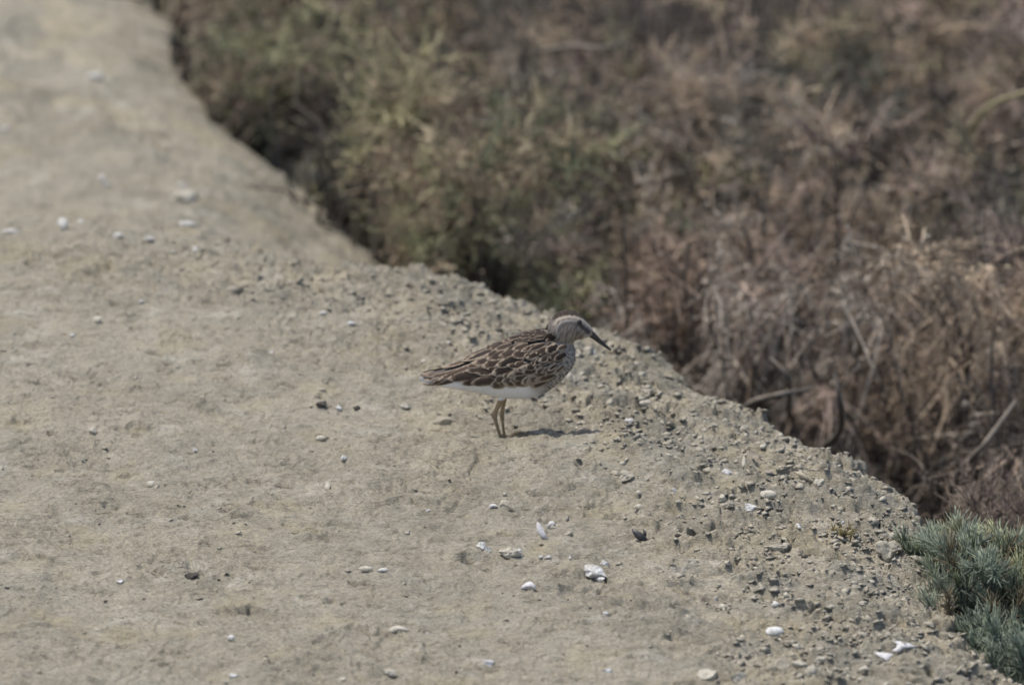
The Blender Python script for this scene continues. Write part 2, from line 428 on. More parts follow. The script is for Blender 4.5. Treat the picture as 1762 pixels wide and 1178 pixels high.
def shrub(px, py, R, H, pal, label, seed, woody=0.0, dens=1.0, droop=0.0, zc=-.10, name="saltmarsh_shrub", group="shrubs filling the ditch", leaf=(.0046, .0012)):
    rs = np.random.RandomState(seed)
    c = unproject(px, py, zc)
    zb = gz(c.x, c.y) - .005
    if zb > -.2: zb = min(zb, -.12)
    H = max(.10, (zc - zb) + H)                       # crown centre height + half crown
    root = empty(name, (c.x, c.y, zb)); tag(root, label, "shrub", group)
    polys = []; twigs = []
    ns = int(13 + 6 * woody)
    for i in range(ns):
        az = i * 2.399 + rs.uniform(-.4, .4)
        out = R * math.sqrt(rs.uniform(.04, 1.0))
        hh = H * (1 - .42 * (out / R) ** 2) * rs.uniform(.80, 1.12)
        n = 9; t = np.linspace(0, 1, n)
        bend = rs.uniform(1.0, 2.2)
        rr = out * t ** (1 / bend if rs.rand() < .5 else bend)
        P = np.stack([rr * np.cos(az + .5 * t * rs.uniform(-1, 1)), rr * np.sin(az + .5 * t * rs.uniform(-1, 1)),
                      hh * (1 - (1 - t) ** rs.uniform(1.1, 2.0)) ], -1)
        P[1:] += np.cumsum(rs.normal(0, .0045, (n - 1, 3)), 0)
        P[:, :2] += rs.normal(0, .012, 2)
        ph, am = rs.uniform(0, 6.28, 2), rs.uniform(.004, .012, 2) * (1 + woody)
        P[:, 0] += am[0] * (np.sin(t * rs.uniform(3, 7) + ph[0]) - np.sin(ph[0])); P[:, 1] += am[1] * (np.sin(t * rs.uniform(3, 7) + ph[1]) - np.sin(ph[1]))
        r0 = rs.uniform(.0016, .0026) + .0018 * woody * rs.rand()
        polys.append((P, np.linspace(r0, .0006, n)))
        for k in range(int(rs.randint(8, 13) * dens)):
            tt = rs.uniform(.34 + .12 * woody, 1.0) ** .8
            f = tt * (n - 1); a0 = min(int(f), n - 2); w = f - a0
            p0 = P[a0] * (1 - w) + P[a0 + 1] * w
            d = rs.normal(0, 1, 3); d[2] = abs(d[2]) * .8 + .35 - droop * rs.rand()
            d[:2] += 1.0 * np.array([math.cos(az), math.sin(az)]) * rs.rand()
            d /= np.linalg.norm(d)
            if float(gn(np.array([(p0[0] + c.x) * 15 + p0[2] * 9]), np.array([(p0[1] + c.y) * 13 - p0[2] * 12]), 77)[0]) > .10: continue
            if float(gn(np.array([(p0[0] + c.x) * 8 + p0[2] * 4]), np.array([(p0[1] + c.y) * 6 - p0[2] * 7]), 78)[0]) > .24: continue
            if any((p0[0] + c.x - v[0]) ** 2 / v[3] ** 2 + (p0[1] + c.y - v[1]) ** 2 / v[3] ** 2 + ((p0[2] + zb - v[2]) / v[4]) ** 2 < .8 for v in VOIDS): continue
            Lt = rs.uniform(.026, .062)
            m = 5; s = np.linspace(0, 1, m)[:, None]
            if float(edge_dist(np.array([p0[0] + d[0] * Lt + c.x]), np.array([p0[1] + d[1] * Lt + c.y]))[0]) < .0: continue
            curl = rs.normal(0, .35, 3); curl[2] -= droop
            Q = p0 + d * Lt * s + curl * Lt * .5 * s ** 2
            polys.append((Q, np.linspace(.0008, .00035, m))); twigs.append(Q)
    V, Fq = tubes(polys, 5)
    mesh_np("stems", V, Fq, BARK, root)
    wr = sstep(900, 1150, px); pal = [calm(srgb(*p), .50 - .06 * wr) * (1 + wr * np.array([.10, .05, .07])) for p in pal]
    A0, A1, AT, TC = [], [], [], []
    for Q in twigs:
        n_ = int(rs.randint(14, 23)); f = rs.uniform(.05, 1.0, n_) * (len(Q) - 1); a0 = np.minimum(f.astype(int), len(Q) - 2); w = (f - a0)[:, None]
        A0.append(Q[a0] * (1 - w) + Q[a0 + 1] * w)
        T = Q[a0 + 1] - Q[a0]; T /= np.linalg.norm(T, axis=1)[:, None] + 1e-9
        A1.append(T + rs.normal(0, .75, T.shape))
        cc = pal[rs.choice(len(pal), p=np.array([.6] + [.4 / (len(pal) - 1)] * (len(pal) - 1)))]
        TC.append(np.clip(cc * 1.9 * rs.uniform(.5, 1.45) * rs.uniform(.85, 1.2, (n_, 1)), .01, .8))
    A0 = np.concatenate(A0); A1 = np.concatenate(A1); TC = np.concatenate(TC); m = len(A0)
    for vx, vy, vz, vr, vh in VOIDS:
        q_ = ((A0[:, 0] + c.x - vx) ** 2 + (A0[:, 1] + c.y - vy) ** 2) / vr ** 2 + ((A0[:, 2] + zb - vz) / vh) ** 2 > rs.uniform(.6, 1.3, len(A0))
        A0, A1, TC = A0[q_], A1[q_], TC[q_]
    kp = edge_dist(A0[:, 0] + c.x, A0[:, 1] + c.y) > (rs.uniform(.015, .075, len(A0)) if px > 880 else rs.uniform(.0, .03, len(A0))); A0, A1, TC = A0[kp], A1[kp], TC[kp]; m = len(A0)
    A1 /= np.linalg.norm(A1, axis=1)[:, None]
    Ls = rs.uniform(.010, .028, m) * (1 + .5 * woody); K = 5
    curl = rs.normal(0, .55, (m, 3)); curl[:, 2] -= droop * .8; curl2 = rs.normal(0, .35, (m, 3)); curl2[:, 2] -= droop * .5
    t = np.linspace(0, 1, K)[None, :, None]
    S_ = A0[:, None] + Ls[:, None, None] * (A1[:, None] * t + curl[:, None] * t ** 2 + curl2[:, None] * t ** 3)
    sd_ = np.cross(A1, rs.normal(size=(m, 3))); sd_ /= np.linalg.norm(sd_, axis=1)[:, None]
    wd = (rs.uniform(.00045, .0008, m)[:, None, None]) * (1 - .55 * t)
    V1 = np.stack([S_ - sd_[:, None] * wd, S_ + sd_[:, None] * wd], 2).reshape(-1, 3)
    i = np.arange(m)[:, None] * (2 * K) + np.arange(K - 1)[None] * 2
    F1 = np.stack([i, i + 1, i + 3, i + 2], -1).reshape(-1, 4)
    nl = 9
    f = rs.uniform(.1, 1.0, (m, nl)) * (K - 1); a0 = np.minimum(f.astype(int), K - 2); w = (f - a0)[..., None]; r_ = np.arange(m)[:, None]
    P_ = (S_[r_, a0] * (1 - w) + S_[r_, a0 + 1] * w).reshape(-1, 3)
    T = (S_[r_, a0 + 1] - S_[r_, a0]).reshape(-1, 3); T /= np.linalg.norm(T, axis=1)[:, None] + 1e-9
    C_ = np.clip(np.repeat(TC, nl, 0) * rs.uniform(.8, 1.25, (m * nl, 1)), .01, .8)
    V2, F2 = leaves(P_, T * .9 + rs.normal(0, .6, T.shape), rs.uniform(.6, 1.3, len(P_)) * leaf[0], rs.uniform(.7, 1.3, len(P_)) * leaf[1], rs)
    mesh_np("foliage", np.concatenate([V1, V2]), np.concatenate([F1, F2 + len(V1)]), LEAF, root, smooth=False,
            cols=np.concatenate([np.repeat(TC * .9, 2 * K, 0), np.repeat(C_, 4, 0)]))
    return root

TAN = (142, 122, 98); BRN = (122, 101, 86); PNK = (138, 116, 106); MAU = (122, 104, 102); OLV = (118, 116, 78)
YGR = (136, 130, 88); GRN = (92, 104, 74); GRY = (124, 118, 112); BLG = (100, 110, 106); DRK = (84, 76, 72); DGR = (80, 88, 76)
SHRUBS = [  # px, py, radius, half crown, palette, label, options
    (372, 62, .055, .045, [BRN, TAN, DRK], "small rust brown shrub overhanging the far left end of the bank edge", {}),
    (270, -62, .06, .05, [DGR, GRN, DRK], "dark green shrub cut off by the top edge above the far bank corner", {}),
    (470, 20, .085, .06, [TAN, PNK, GRN], "tan and pinkish shrub at the top, right of the rust brown one", {}),
    (440, 130, .06, .045, [OLV, BRN, GRN], "olive brown shrub just above the dark hollow near the far bank", {}),
    (480, 232, .045, .035, [PNK, BRN, DRK], "low pinkish brown shrub sunk in the dark hollow by the blurred bank", {"zc": -.17}),
    (628, 55, .08, .06, [OLV, YGR, BRN], "olive green shrub at the top with yellowish upper sprays", {}),
    (655, 150, .07, .05, [BLG, GRY, OLV], "blue grey shrub below the olive green one at the top", {"zc": -.12}),
    (575, 255, .075, .05, [TAN, BRN, OLV], "tan brown shrub just right of the dark hollow, above the bank edge", {}),
    (745, 235, .065, .06, [YGR, OLV, TAN], "yellow green shrub with the brightest tips, above the middle of the bank", {}),
    (790, 35, .065, .05, [BRN, GRY, TAN], "brown grey shrub at the top, left of the black gap", {"zc": -.14}),
    (700, 375, .07, .05, [OLV, TAN, BRN], "olive tan shrub leaning over the edge where the near ridge begins", {"zc": -.13}),
    (835, 330, .08, .055, [TAN, OLV, GRN], "mixed olive and tan shrub between the yellow tips and the bird's head", {}),
    (790, 435, .05, .035, [BRN, TAN, OLV], "low brown tan shrub right behind the near ridge crest", {"zc": -.17}),
    (890, 215, .08, .055, [GRN, TAN, GRY], "grey green shrub directly below the black gap at the top", {}),
    (985, 70, .08, .06, [GRY, PNK, TAN], "grey pink shrub at the top, just right of the black gap", {}),
    (1075, 175, .07, .055, [TAN, OLV, BRN], "ochre brown shrub with a dark round middle, upper centre", {}),
    (1180, 70, .085, .06, [MAU, GRY, PNK], "mauve grey shrub at the top centre right", {}),
    (1000, 310, .08, .055, [GRY, TAN, GRN], "dusty grey shrub above the bird's head, halfway up", {}),
    (900, 455, .04, .035, [YGR, GRN, OLV], "small yellow green sprig bush behind the crest left of the bird's head", {"zc": -.17}),
    (1010, 470, .05, .05, [GRN, OLV, YGR], "low green shrub right above the bird's head", {"zc": -.16}),
    (1130, 330, .08, .055, [PNK, TAN, BRN], "rosy tan shrub with fine branching tips right of the dusty grey one", {}),
    (1190, 250, .06, .045, [GRY, BLG, TAN], "grey blue green shrub low between the mauve and rosy shrubs", {"zc": -.13}),
    (1300, 150, .09, .06, [TAN, GRY, OLV], "pale tan shrub in the upper right, left of the dark green wedge", {}),
    (1440, 100, .055, .045, [DGR, DRK, BLG], "dark green wedge-shaped shrub in the upper right", {"zc": -.12}),
    (1390, -10, .08, .06, [TAN, YGR, MAU], "tan shrub cut by the top edge above the dark green wedge", {}),
    (1540, 30, .08, .06, [TAN, YGR, PNK], "straw yellow shrub at the top right with pale sprays", {}),
    (1660, 110, .08, .06, [MAU, PNK, DRK], "purple mauve shrub near the top right corner", {}),
    (1740, 60, .06, .06, [TAN, PNK, OLV], "olive straw shrub in the top right corner", {}),
    (1520, 240, .09, .06, [TAN, PNK, GRY], "large tan shrub below the purple mauve one", {}),
    (1740, 290, .08, .05, [DRK, OLV, DGR], "dark shrub on the right edge under an arching yellowish stem", {}),
    (1250, 400, .085, .06, [BRN, GRY, PNK], "brown grey shrub right of the bird's head, mid height", {"woody": .5}),
    (1400, 370, .08, .055, [TAN, BRN, MAU], "reddish tan shrub in the middle of the thicket's right half", {"woody": .4}),
    (1620, 410, .095, .055, [MAU, BRN, GRY], "dull mauve brown shrub right of centre, below the large tan one", {"woody": .4}),
    (1150, 450, .06, .045, [GRY, PNK, BRN], "ash grey shrub drooping just past the bill tip", {"woody": .6, "droop": .7}),
    (1310, 470, .075, .045, [GRY, BRN, PNK], "shaggy grey brown shrub with drooping twigs above the bank's middle", {"woody": .8, "droop": .9}),
    (1490, 490, .08, .05, [GRY, TAN, BRN], "shaggy ash brown shrub with the thickest curved bare stems", {"woody": 1.0, "droop": .9}),
    (1670, 520, .085, .05, [TAN, GRY, BRN], "shaggy tan grey shrub with drooping tufts near the right edge", {"woody": .9, "droop": .9}),
    (1790, 480, .08, .06, [BRN, TAN, MAU], "brown shrub half out of the frame on the right edge", {"woody": .6, "droop": .5}),
    (1810, 650, .06, .04, [DRK, BRN, GRY], "dark leafless-looking shrub at the right edge above the dry twigs", {"woody": 1.0, "droop": .5, "dens": .7}),
    (1560, 650, .04, .02, [DRK, BRN, PNK], "low shaded shrub with forked bare stems close to the bank", {"woody": 1.0, "dens": .6, "zc": -.18}),
    (1900, 150, .10, .06, [TAN, PNK, OLV], "shrub beyond the right edge of the picture", {}),
    (1100, -60, .08, .06, [TAN, GRY, MAU], "brown mauve shrub cut by the top edge above the mauve grey one", {}),
    (890, -70, .08, .05, [GRY, PNK, TAN], "grey shrub cut by the top edge over the black gap", {}),
    (680, -70, .08, .06, [TAN, BRN, OLV], "tan shrub cut by the top edge above the olive green one", {}),
    (1640, -60, .09, .06, [TAN, MAU, YGR], "tan mauve shrub cut by the top edge near the right corner", {}),
]
for i, (px, py, R, H, pal, label, kw) in enumerate(SHRUBS):
    shrub(px, py, R * 1.12, H, pal, label, 100 + i, **kw)

# ------------------------------------------------------------------ sea-blite tufts on the bank's edge
def seablite(px, py, zc, R, H, pal, label, seed, n_stem=22, name="seablite_plant", leaf=(.0140, .0008), per=70, group="green plants at the bank edge", spread=.50, cat="plant", clump=True):
    rs = np.random.RandomState(seed)
    c = unproject(px, py, zc)
    root = empty(name, (c.x, c.y, zc)); tag(root, label, cat, group)
    polys = []; P_ = []; D_2 = []; C_ = []
    pal = [np.array(srgb(*p)) for p in pal]
    for i in range(n_stem):
        az = i * 2.399 + rs.uniform(-.4, .4); out = R * math.sqrt(rs.uniform(.02, 1))
        hh = H * rs.uniform(.65, 1.05) * (1 - .45 * (out / R) ** 2)
        n = 9; t = np.linspace(0, 1, n)
        P = np.stack([out * t ** .9 * np.cos(az), out * t ** .9 * np.sin(az), hh * (1 - (1 - t) ** 1.5)], -1)
        P[1:] += np.cumsum(rs.normal(0, .0016, (n - 1, 3)), 0)
        r = np.linspace(.0016, .0005, n); polys.append((P, r))
        shoots = [(P, .25, 1.0)]
        for k in range(rs.randint(3, 6)):
            f = rs.uniform(.25, .9) * (n - 1); a0 = int(f); p0 = P[a0] * (1 - f + a0) + P[min(a0 + 1, n - 1)] * (f - a0)
            d = rs.normal(0, .6, 3) + np.array([.5 * math.cos(az), .5 * math.sin(az), 1.0]); d /= np.linalg.norm(d)
            Lt = rs.uniform(.2, .42) * H; s = np.linspace(0, 1, 5)[:, None]
            Q = p0 + d * Lt * s + np.array([0, 0, .25]) * Lt * s ** 2
            Q[:, 2] = np.minimum(Q[:, 2], H * .98); polys.append((Q, np.linspace(.0009, .0004, 5))); shoots.append((Q, .1, 1.0))
        for Q, s0, s1 in shoots:
            nl = int(per * (1.3 if Q is P else .8) * rs.uniform(.8, 1.2))
            s = rs.uniform(s0, s1, nl) * (len(Q) - 1); a0 = np.minimum(s.astype(int), len(Q) - 2); w = (s - a0)[:, None]
            p = Q[a0] * (1 - w) + Q[a0 + 1] * w
            T = Q[a0 + 1] - Q[a0]; T /= np.linalg.norm(T, axis=1)[:, None]
            dd = T * 1.1 + rs.normal(0, spread, (nl, 3)); dd[:, 2] += .15
            cc = pal[rs.randint(len(pal))] if rs.rand() < .5 else pal[0]
            P_.append(p); D_2.append(dd); C_.append(np.clip(cc * rs.uniform(.8, 1.25) * rs.uniform(.75, 1.3, (nl, 1)), .01, .8))
    V, Fq = tubes(polys, 5); mesh_np("stems", V, Fq, BARK, root)
    P_ = np.concatenate(P_); D_2 = np.concatenate(D_2); C_ = np.concatenate(C_)
    if leaf[1] > 0:
        n = len(P_); Dn = D_2 / np.linalg.norm(D_2, axis=1)[:, None]
        L = rs.uniform(.6, 1.25, n) * leaf[0]; W = rs.uniform(.8, 1.2, n) * leaf[1]
        q = rs.normal(size=(n, 3)); a = np.cross(Dn, q); a /= np.linalg.norm(a, axis=1)[:, None]; b = np.cross(Dn, a)
        bend = np.array([0, 0, 1.0]) * (L * .12)[:, None]
        rows = []
        for f, wd in ((0, .45), (.35, 1.0), (.75, .8)):              # three-sided fleshy needles
            ctr = P_ + Dn * (L * f)[:, None] + bend * f * f
            for k in range(3):
                an = k * 2.0944
                rows.append(ctr + (a * math.cos(an) + b * math.sin(an)) * (W * wd / 2)[:, None])
        rows.append(P_ + Dn * L[:, None] + bend)
        V = np.stack(rows, 1).reshape(-1, 3); i = np.arange(n) * 10
        fs = []
        for lv in (0, 3):
            for k in range(3): fs.append(np.stack([i + lv + k, i + lv + (k + 1) % 3, i + lv + 3 + (k + 1) % 3, i + lv + 3 + k], -1))
        fq = np.concatenate(fs)
        tip = np.concatenate([np.stack([i + 6 + k, i + 6 + (k + 1) % 3, i + 9, i + 9], -1) for k in range(3)])
        tri = tip[:, :3]
        allf = np.concatenate([fq[:, [0, 1, 2]], fq[:, [0, 2, 3]], tri])
        mesh_np("foliage", V, allf, LEAF, root, smooth=True, cols=np.repeat(C_, 10, 0))
    return root
TEAL = (140, 148, 130); TEA2 = (120, 130, 116); LIM = (164, 164, 126); GRN2 = (138, 146, 120)
seablite(1678, 1135, -.070, .060, .084, [TEAL, TEA2, GRN2, (128, 118, 96)], "bushy teal green needle-leaved plant growing over the bank edge, lower right", 501, 25)
seablite(1628, 1000, -.040, .032, .036, [TEAL, (140, 140, 112), GRN2], "small grey green tuft creeping onto the soil left of the teal plant", 502, 16)
seablite(1775, 1120, -.070, .055, .080, [GRN2, LIM, TEAL, (134, 124, 98)], "brighter green needle-leaved plant on the right edge beside the teal one", 517, 22)
seablite(1705, 1215, -.085, .055, .060, [TEA2, TEAL, GRN2], "dark teal plant in the bottom right corner below the bank edge", 504, 26)
seablite(1800, 1260, -.085, .060, .080, [TEAL, TEA2], "bluish teal plant cut off by the bottom right corner", 505, 26)
seablite(1735, 985, -.15, .080, .075, [(146, 130, 118), (124, 110, 100), (160, 146, 130)], "dry pinkish brown bush of thin bare twigs behind the green plants", 506, 20, name="dry_twig_bush", leaf=(.013, .0006), per=26, group="dead growth in the ditch", spread=.8, cat="shrub")
seablite(1436, 938, -.010, .010, .014, [(132, 120, 84), (110, 100, 70)], "tiny dry sprig sprouting from the soil left of the green plants", 507, 6, name="dry_sprig", leaf=(.005, .0008), per=12, group="sprigs on the bank")
seablite(1158, 806, -.006, .008, .008, [(92, 84, 62), (110, 100, 74)], "tiny dark weed sprig on the rough shoulder right of the bird's feet", 508, 6, name="dry_sprig", leaf=(.004, .0009), per=12, group="sprigs on the bank")

# arching yellowish stem over the thicket at the right edge
def arch_stem(pts, r, name, label, mat):
    P = np.array([list(unproject(px, py, z)) for px, py, z in pts]); t = np.linspace(0, 1, len(P)); tt = np.linspace(0, 1, 24)
    Q = np.stack([np.interp(tt, t, P[:, k]) for k in range(3)], -1)
    for _ in range(6): Q[1:-1] = (Q[:-2] + 2 * Q[1:-1] + Q[2:]) / 4
    V, Fq = tubes([(Q, np.linspace(r, r * .45, 24))], 7)
    return tag(mesh_np(name, V, Fq, mat), label, "branch", "loose branches in the thicket")
YST = Nodes("straw_stem", .8, .2); YST.color(YST.ramp(YST.noise(90), [(.3, (.27, .23, .13)), (.7, (.42, .37, .22))])); YST = YST.m
PST = Nodes('pale_stem', .85, .15); PST.color(PST.ramp(PST.noise(90), [(.3, (.13, .11, .09)), (.7, (.27, .235, .19))])); PST = PST.m
arch_stem([(1672, 222, -.12), (1690, 190, -.07), (1730, 168, -.04), (1800, 150, -.03), (1880, 160, -.06)], .0032, "arching_branch", "straw yellow branch arching out of the frame on the right edge", YST)
arch_stem([(930, 90, -.10), (985, 78, -.04), (1040, 84, -.02), (1078, 70, -.03)], .0026, "arching_branch", "pale pinkish branch lying across the shrubs right of the black gap", PST)
arch_stem([(1245, 745, -.20), (1290, 690, -.12), (1350, 676, -.10), (1400, 668, -.14)], .0030, "arching_branch", "pale horizontal branch low in the thicket close to the bank", PST)
arch_stem([(1385, 790, -.28), (1450, 745, -.16), (1446, 690, -.11), (1436, 640, -.09)], .0034, "arching_branch", "hooked thick branch standing in the dark beside the bank", PST)
arch_stem([(1370, 745, -.26), (1355, 700, -.16), (1362, 650, -.11), (1325, 615, -.10)], .0030, "arching_branch", "forked looking branch left of the hooked one in the dark", PST)
arch_stem([(1622, 905, -.26), (1640, 820, -.17), (1690, 770, -.13), (1748, 690, -.11)], .0036, "arching_branch", "long thick branch rising right out of the darkest hollow", PST)

# ------------------------------------------------------------------ shells, pebbles and clods lying on the bank
def soilmat(name, lo, hi, sc=140, rough=.9, spec=.15, bump=.0006):
    m = Nodes(name, rough, spec)
    m.color(m.mix(m.ramp(m.noise(sc, 5, .6), [(.32, lo), (.66, hi)]), m.ramp(m.noise(sc * 5, 3, .6), [(.3, .8), (.6, 1.08)]), 1.0, 'MULTIPLY'))
    m.bump(m.noise(sc * 4, 4, .6), bump)
    return m.m
MATS = {
    'white': soilmat("bleached_shell", (.34, .32, .28), (.72, .71, .68), 160, .6, .3, .0003),
    'dusty': soilmat("dusty_shell", (.36, .34, .30), (.58, .56, .52), 160),
    'lilac': soilmat("lilac_shell", (.44, .42, .40), (.73, .70, .69), 160, .5, .35, .0003),
    'cream': soilmat("cream_stone", (.36, .33, .26), (.56, .52, .43), 180),
    'tan': soilmat("tan_stone", (.28, .245, .19), (.42, .38, .30), 180),
    'clod': soilmat("dried_mud", (.32, .29, .227), (.46, .42, .335), 160),
    'dark': soilmat("dark_stone", (.045, .040, .036), (.12, .105, .09), 160),
    'mussel': soilmat("mussel_shell", (.018, .017, .018), (.06, .052, .05), 110, .4, .5, .0003),
    'wood': soilmat("bleached_straw", (.34, .30, .22), (.52, .47, .37), 120),
}
def lay(px, py, wpx, hpx, outline, th, lean, mat, name, label, cat, group, rs, dome=.25, yaw=0.0):
    """a curved plate: outline in unit box, real width and height, leaning back by `lean` degrees from lying flat"""
    pz = on_ground(px, py + hpx * .5)
    k = math.sin(rad(lean) + PITCH)
    W = wpx * S; Hh = hpx * S / k
    n = len(outline); cen = np.mean(outline, 0)
    rings = [(1.0, 0.0), (.93, .12), (.6, .7), (.25, 1.0)]
    V = []; hgt = dome * min(W, Hh)
    for sidev in (0, 1):
        for f, d in rings:
            for (u, v) in outline:
                uu = cen[0] + (u - cen[0]) * f; vv = cen[1] + (v - cen[1]) * f
                V.append((uu * W, vv * Hh, d * hgt + (th if sidev == 0 else 0) * (1 if f < 1 else .5) + rs.normal(0, .015) * min(W, Hh)))
        V.append((cen[0] * W, cen[1] * Hh, hgt * 1.03 + (th if sidev == 0 else 0)))
    m = 4 * n + 1; Fc = []
    for sidev in (0, 1):
        o = sidev * m
        for r in range(3):
            for i in range(n):
                q = (o + r * n + i, o + r * n + (i + 1) % n, o + (r + 1) * n + (i + 1) % n, o + (r + 1) * n + i)
                Fc.append(q if sidev == 0 else q[::-1])
        for i in range(n):
            q = (o + 3 * n + i, o + 3 * n + (i + 1) % n, o + 4 * n)
            Fc.append(q if sidev == 0 else q[::-1])
    for i in range(n): Fc.append((i, m + i, m + (i + 1) % n, (i + 1) % n))
    me = bpy.data.meshes.new(name); me.from_pydata(V, [], Fc); me.update(); me.materials.append(MATS[mat])
    for p in me.polygons: p.use_smooth = True
    o = bpy.data.objects.new(name, me); COL.objects.link(o)
    o.rotation_euler = (rad(lean), 0, yaw)
    o.location = (pz.x, pz.y, pz.z + .0002 + .25 * th)
    return tag(o, label, cat, group)

def blob_outline(rs, n=11, jag=.14, pointy=0.0):
    out = []
    for i in range(n):
        a = 2 * math.pi * i / n + rs.uniform(-.12, .12)
        r = .5 * (1 + rs.uniform(-jag, jag))
        c, s = math.cos(a), math.sin(a)
        out.append((r * c, .5 + r * s * (1 - pointy * max(0, c))))
    return out

def stone(px, py, wpx, hpx, mat, name, label, cat, group, rs, rough=.16, seed=0):
    import bmesh
    pz = on_ground(px, py + hpx * .28)
    W = wpx * S / 2; Hh = hpx * S / 2
    a = Hh / math.sqrt(cP ** 2 + (sP * 1.35) ** 2)                     # half height; depth is 1.35 x that
    b = min(1.35 * a, W * 1.1)
    bm = bmesh.new(); bmesh.ops.create_icosphere(bm, subdivisions=3, radius=1)
    off = rs.uniform(0, 90, 2)
    co = np.array([v.co[:] for v in bm.verts])
    nz = gn(co[:, 0] * 1.1 + off[0] + co[:, 2] * .8, co[:, 1] * 1.1 + off[1] - co[:, 2] * .6, 3) * rough * 1.8 + \
         gn(co[:, 0] * 2.7 + off[1] - co[:, 2] * 1.7, co[:, 1] * 2.7 + off[0] + co[:, 2] * 1.9, 4) * rough
    cuts = [(rs.normal(size=3), rs.uniform(.50, .90)) for _ in range(12)]
    cuts = [(Vector(n / np.linalg.norm(n)), d_) for n, d_ in cuts]
    for v, k in zip(bm.verts, nz):
        c = v.co.copy()
        for n_, d_ in cuts:
            e_ = c.dot(n_) - d_
            if e_ > 0: c = c - n_ * e_ * .92
        c = c * (1.12 + float(k)); v.co = Vector((c.x * W, c.y * b, c.z * a))
    me = bpy.data.meshes.new(name); bm.to_mesh(me); bm.free(); me.materials.append(MATS[mat])
    for p in me.polygons: p.use_smooth = any(k_ in label for k_ in ('round', 'bead', 'egg', 'oval'))
    o = bpy.data.objects.new(name, me); COL.objects.link(o)
    o.rotation_euler = (0, rs.uniform(-.15, .15), rs.uniform(-.15, .15)); o.location = (pz.x, pz.y, pz.z + a * .28)
    return tag(o, label, cat, group)

G_SH = "bleached shell bits scattered on the bank"; G_ST = "small stones on the bank"; G_CL = "mud clods on the bank"
SPEAR = [(-.42, 1.0), (-.2, .86), (0, .66), (.16, .45), (.5, .02), (.25, .0), (0, .06), (-.28, .26), (-.46, .5), (-.5, .8)]
ARROW = [(-.46, .95), (-.1, .86), (.2, .70), (.5, .42), (.2, .36), (-.02, .30), (-.2, .02), (-.5, .12), (-.3, .36), (-.28, .62)]
TRIANG = [(-.5, 1.0), (-.2, .92), (.1, .88), (.5, .76), (.34, .45), (.18, .0), (.0, .25), (-.25, .55)]
DOMED = [(-.5, .12), (-.38, .45), (-.15, .85), (.1, 1.0), (.34, .8), (.48, .4), (.5, .0), (.2, .12), (-.1, .08), (-.3, .04)]
WING = [(-.5, .35), (-.3, .85), (.0, 1.0), (.3, .75), (.5, .3), (.25, .2), (.0, .3), (-.25, .1)]
ARCH = [(-.5, .1), (-.42, .6), (-.2, .95), (.1, 1.0), (.36, .75), (.5, .3), (.36, .25), (.16, .5), (-.08, .5), (-.18, .05)]
RIBBON = [(-.5, 1.0), (-.25, .9), (.0, .62), (.25, .34), (.5, .08), (.36, .0), (.05, .25), (-.2, .55)]
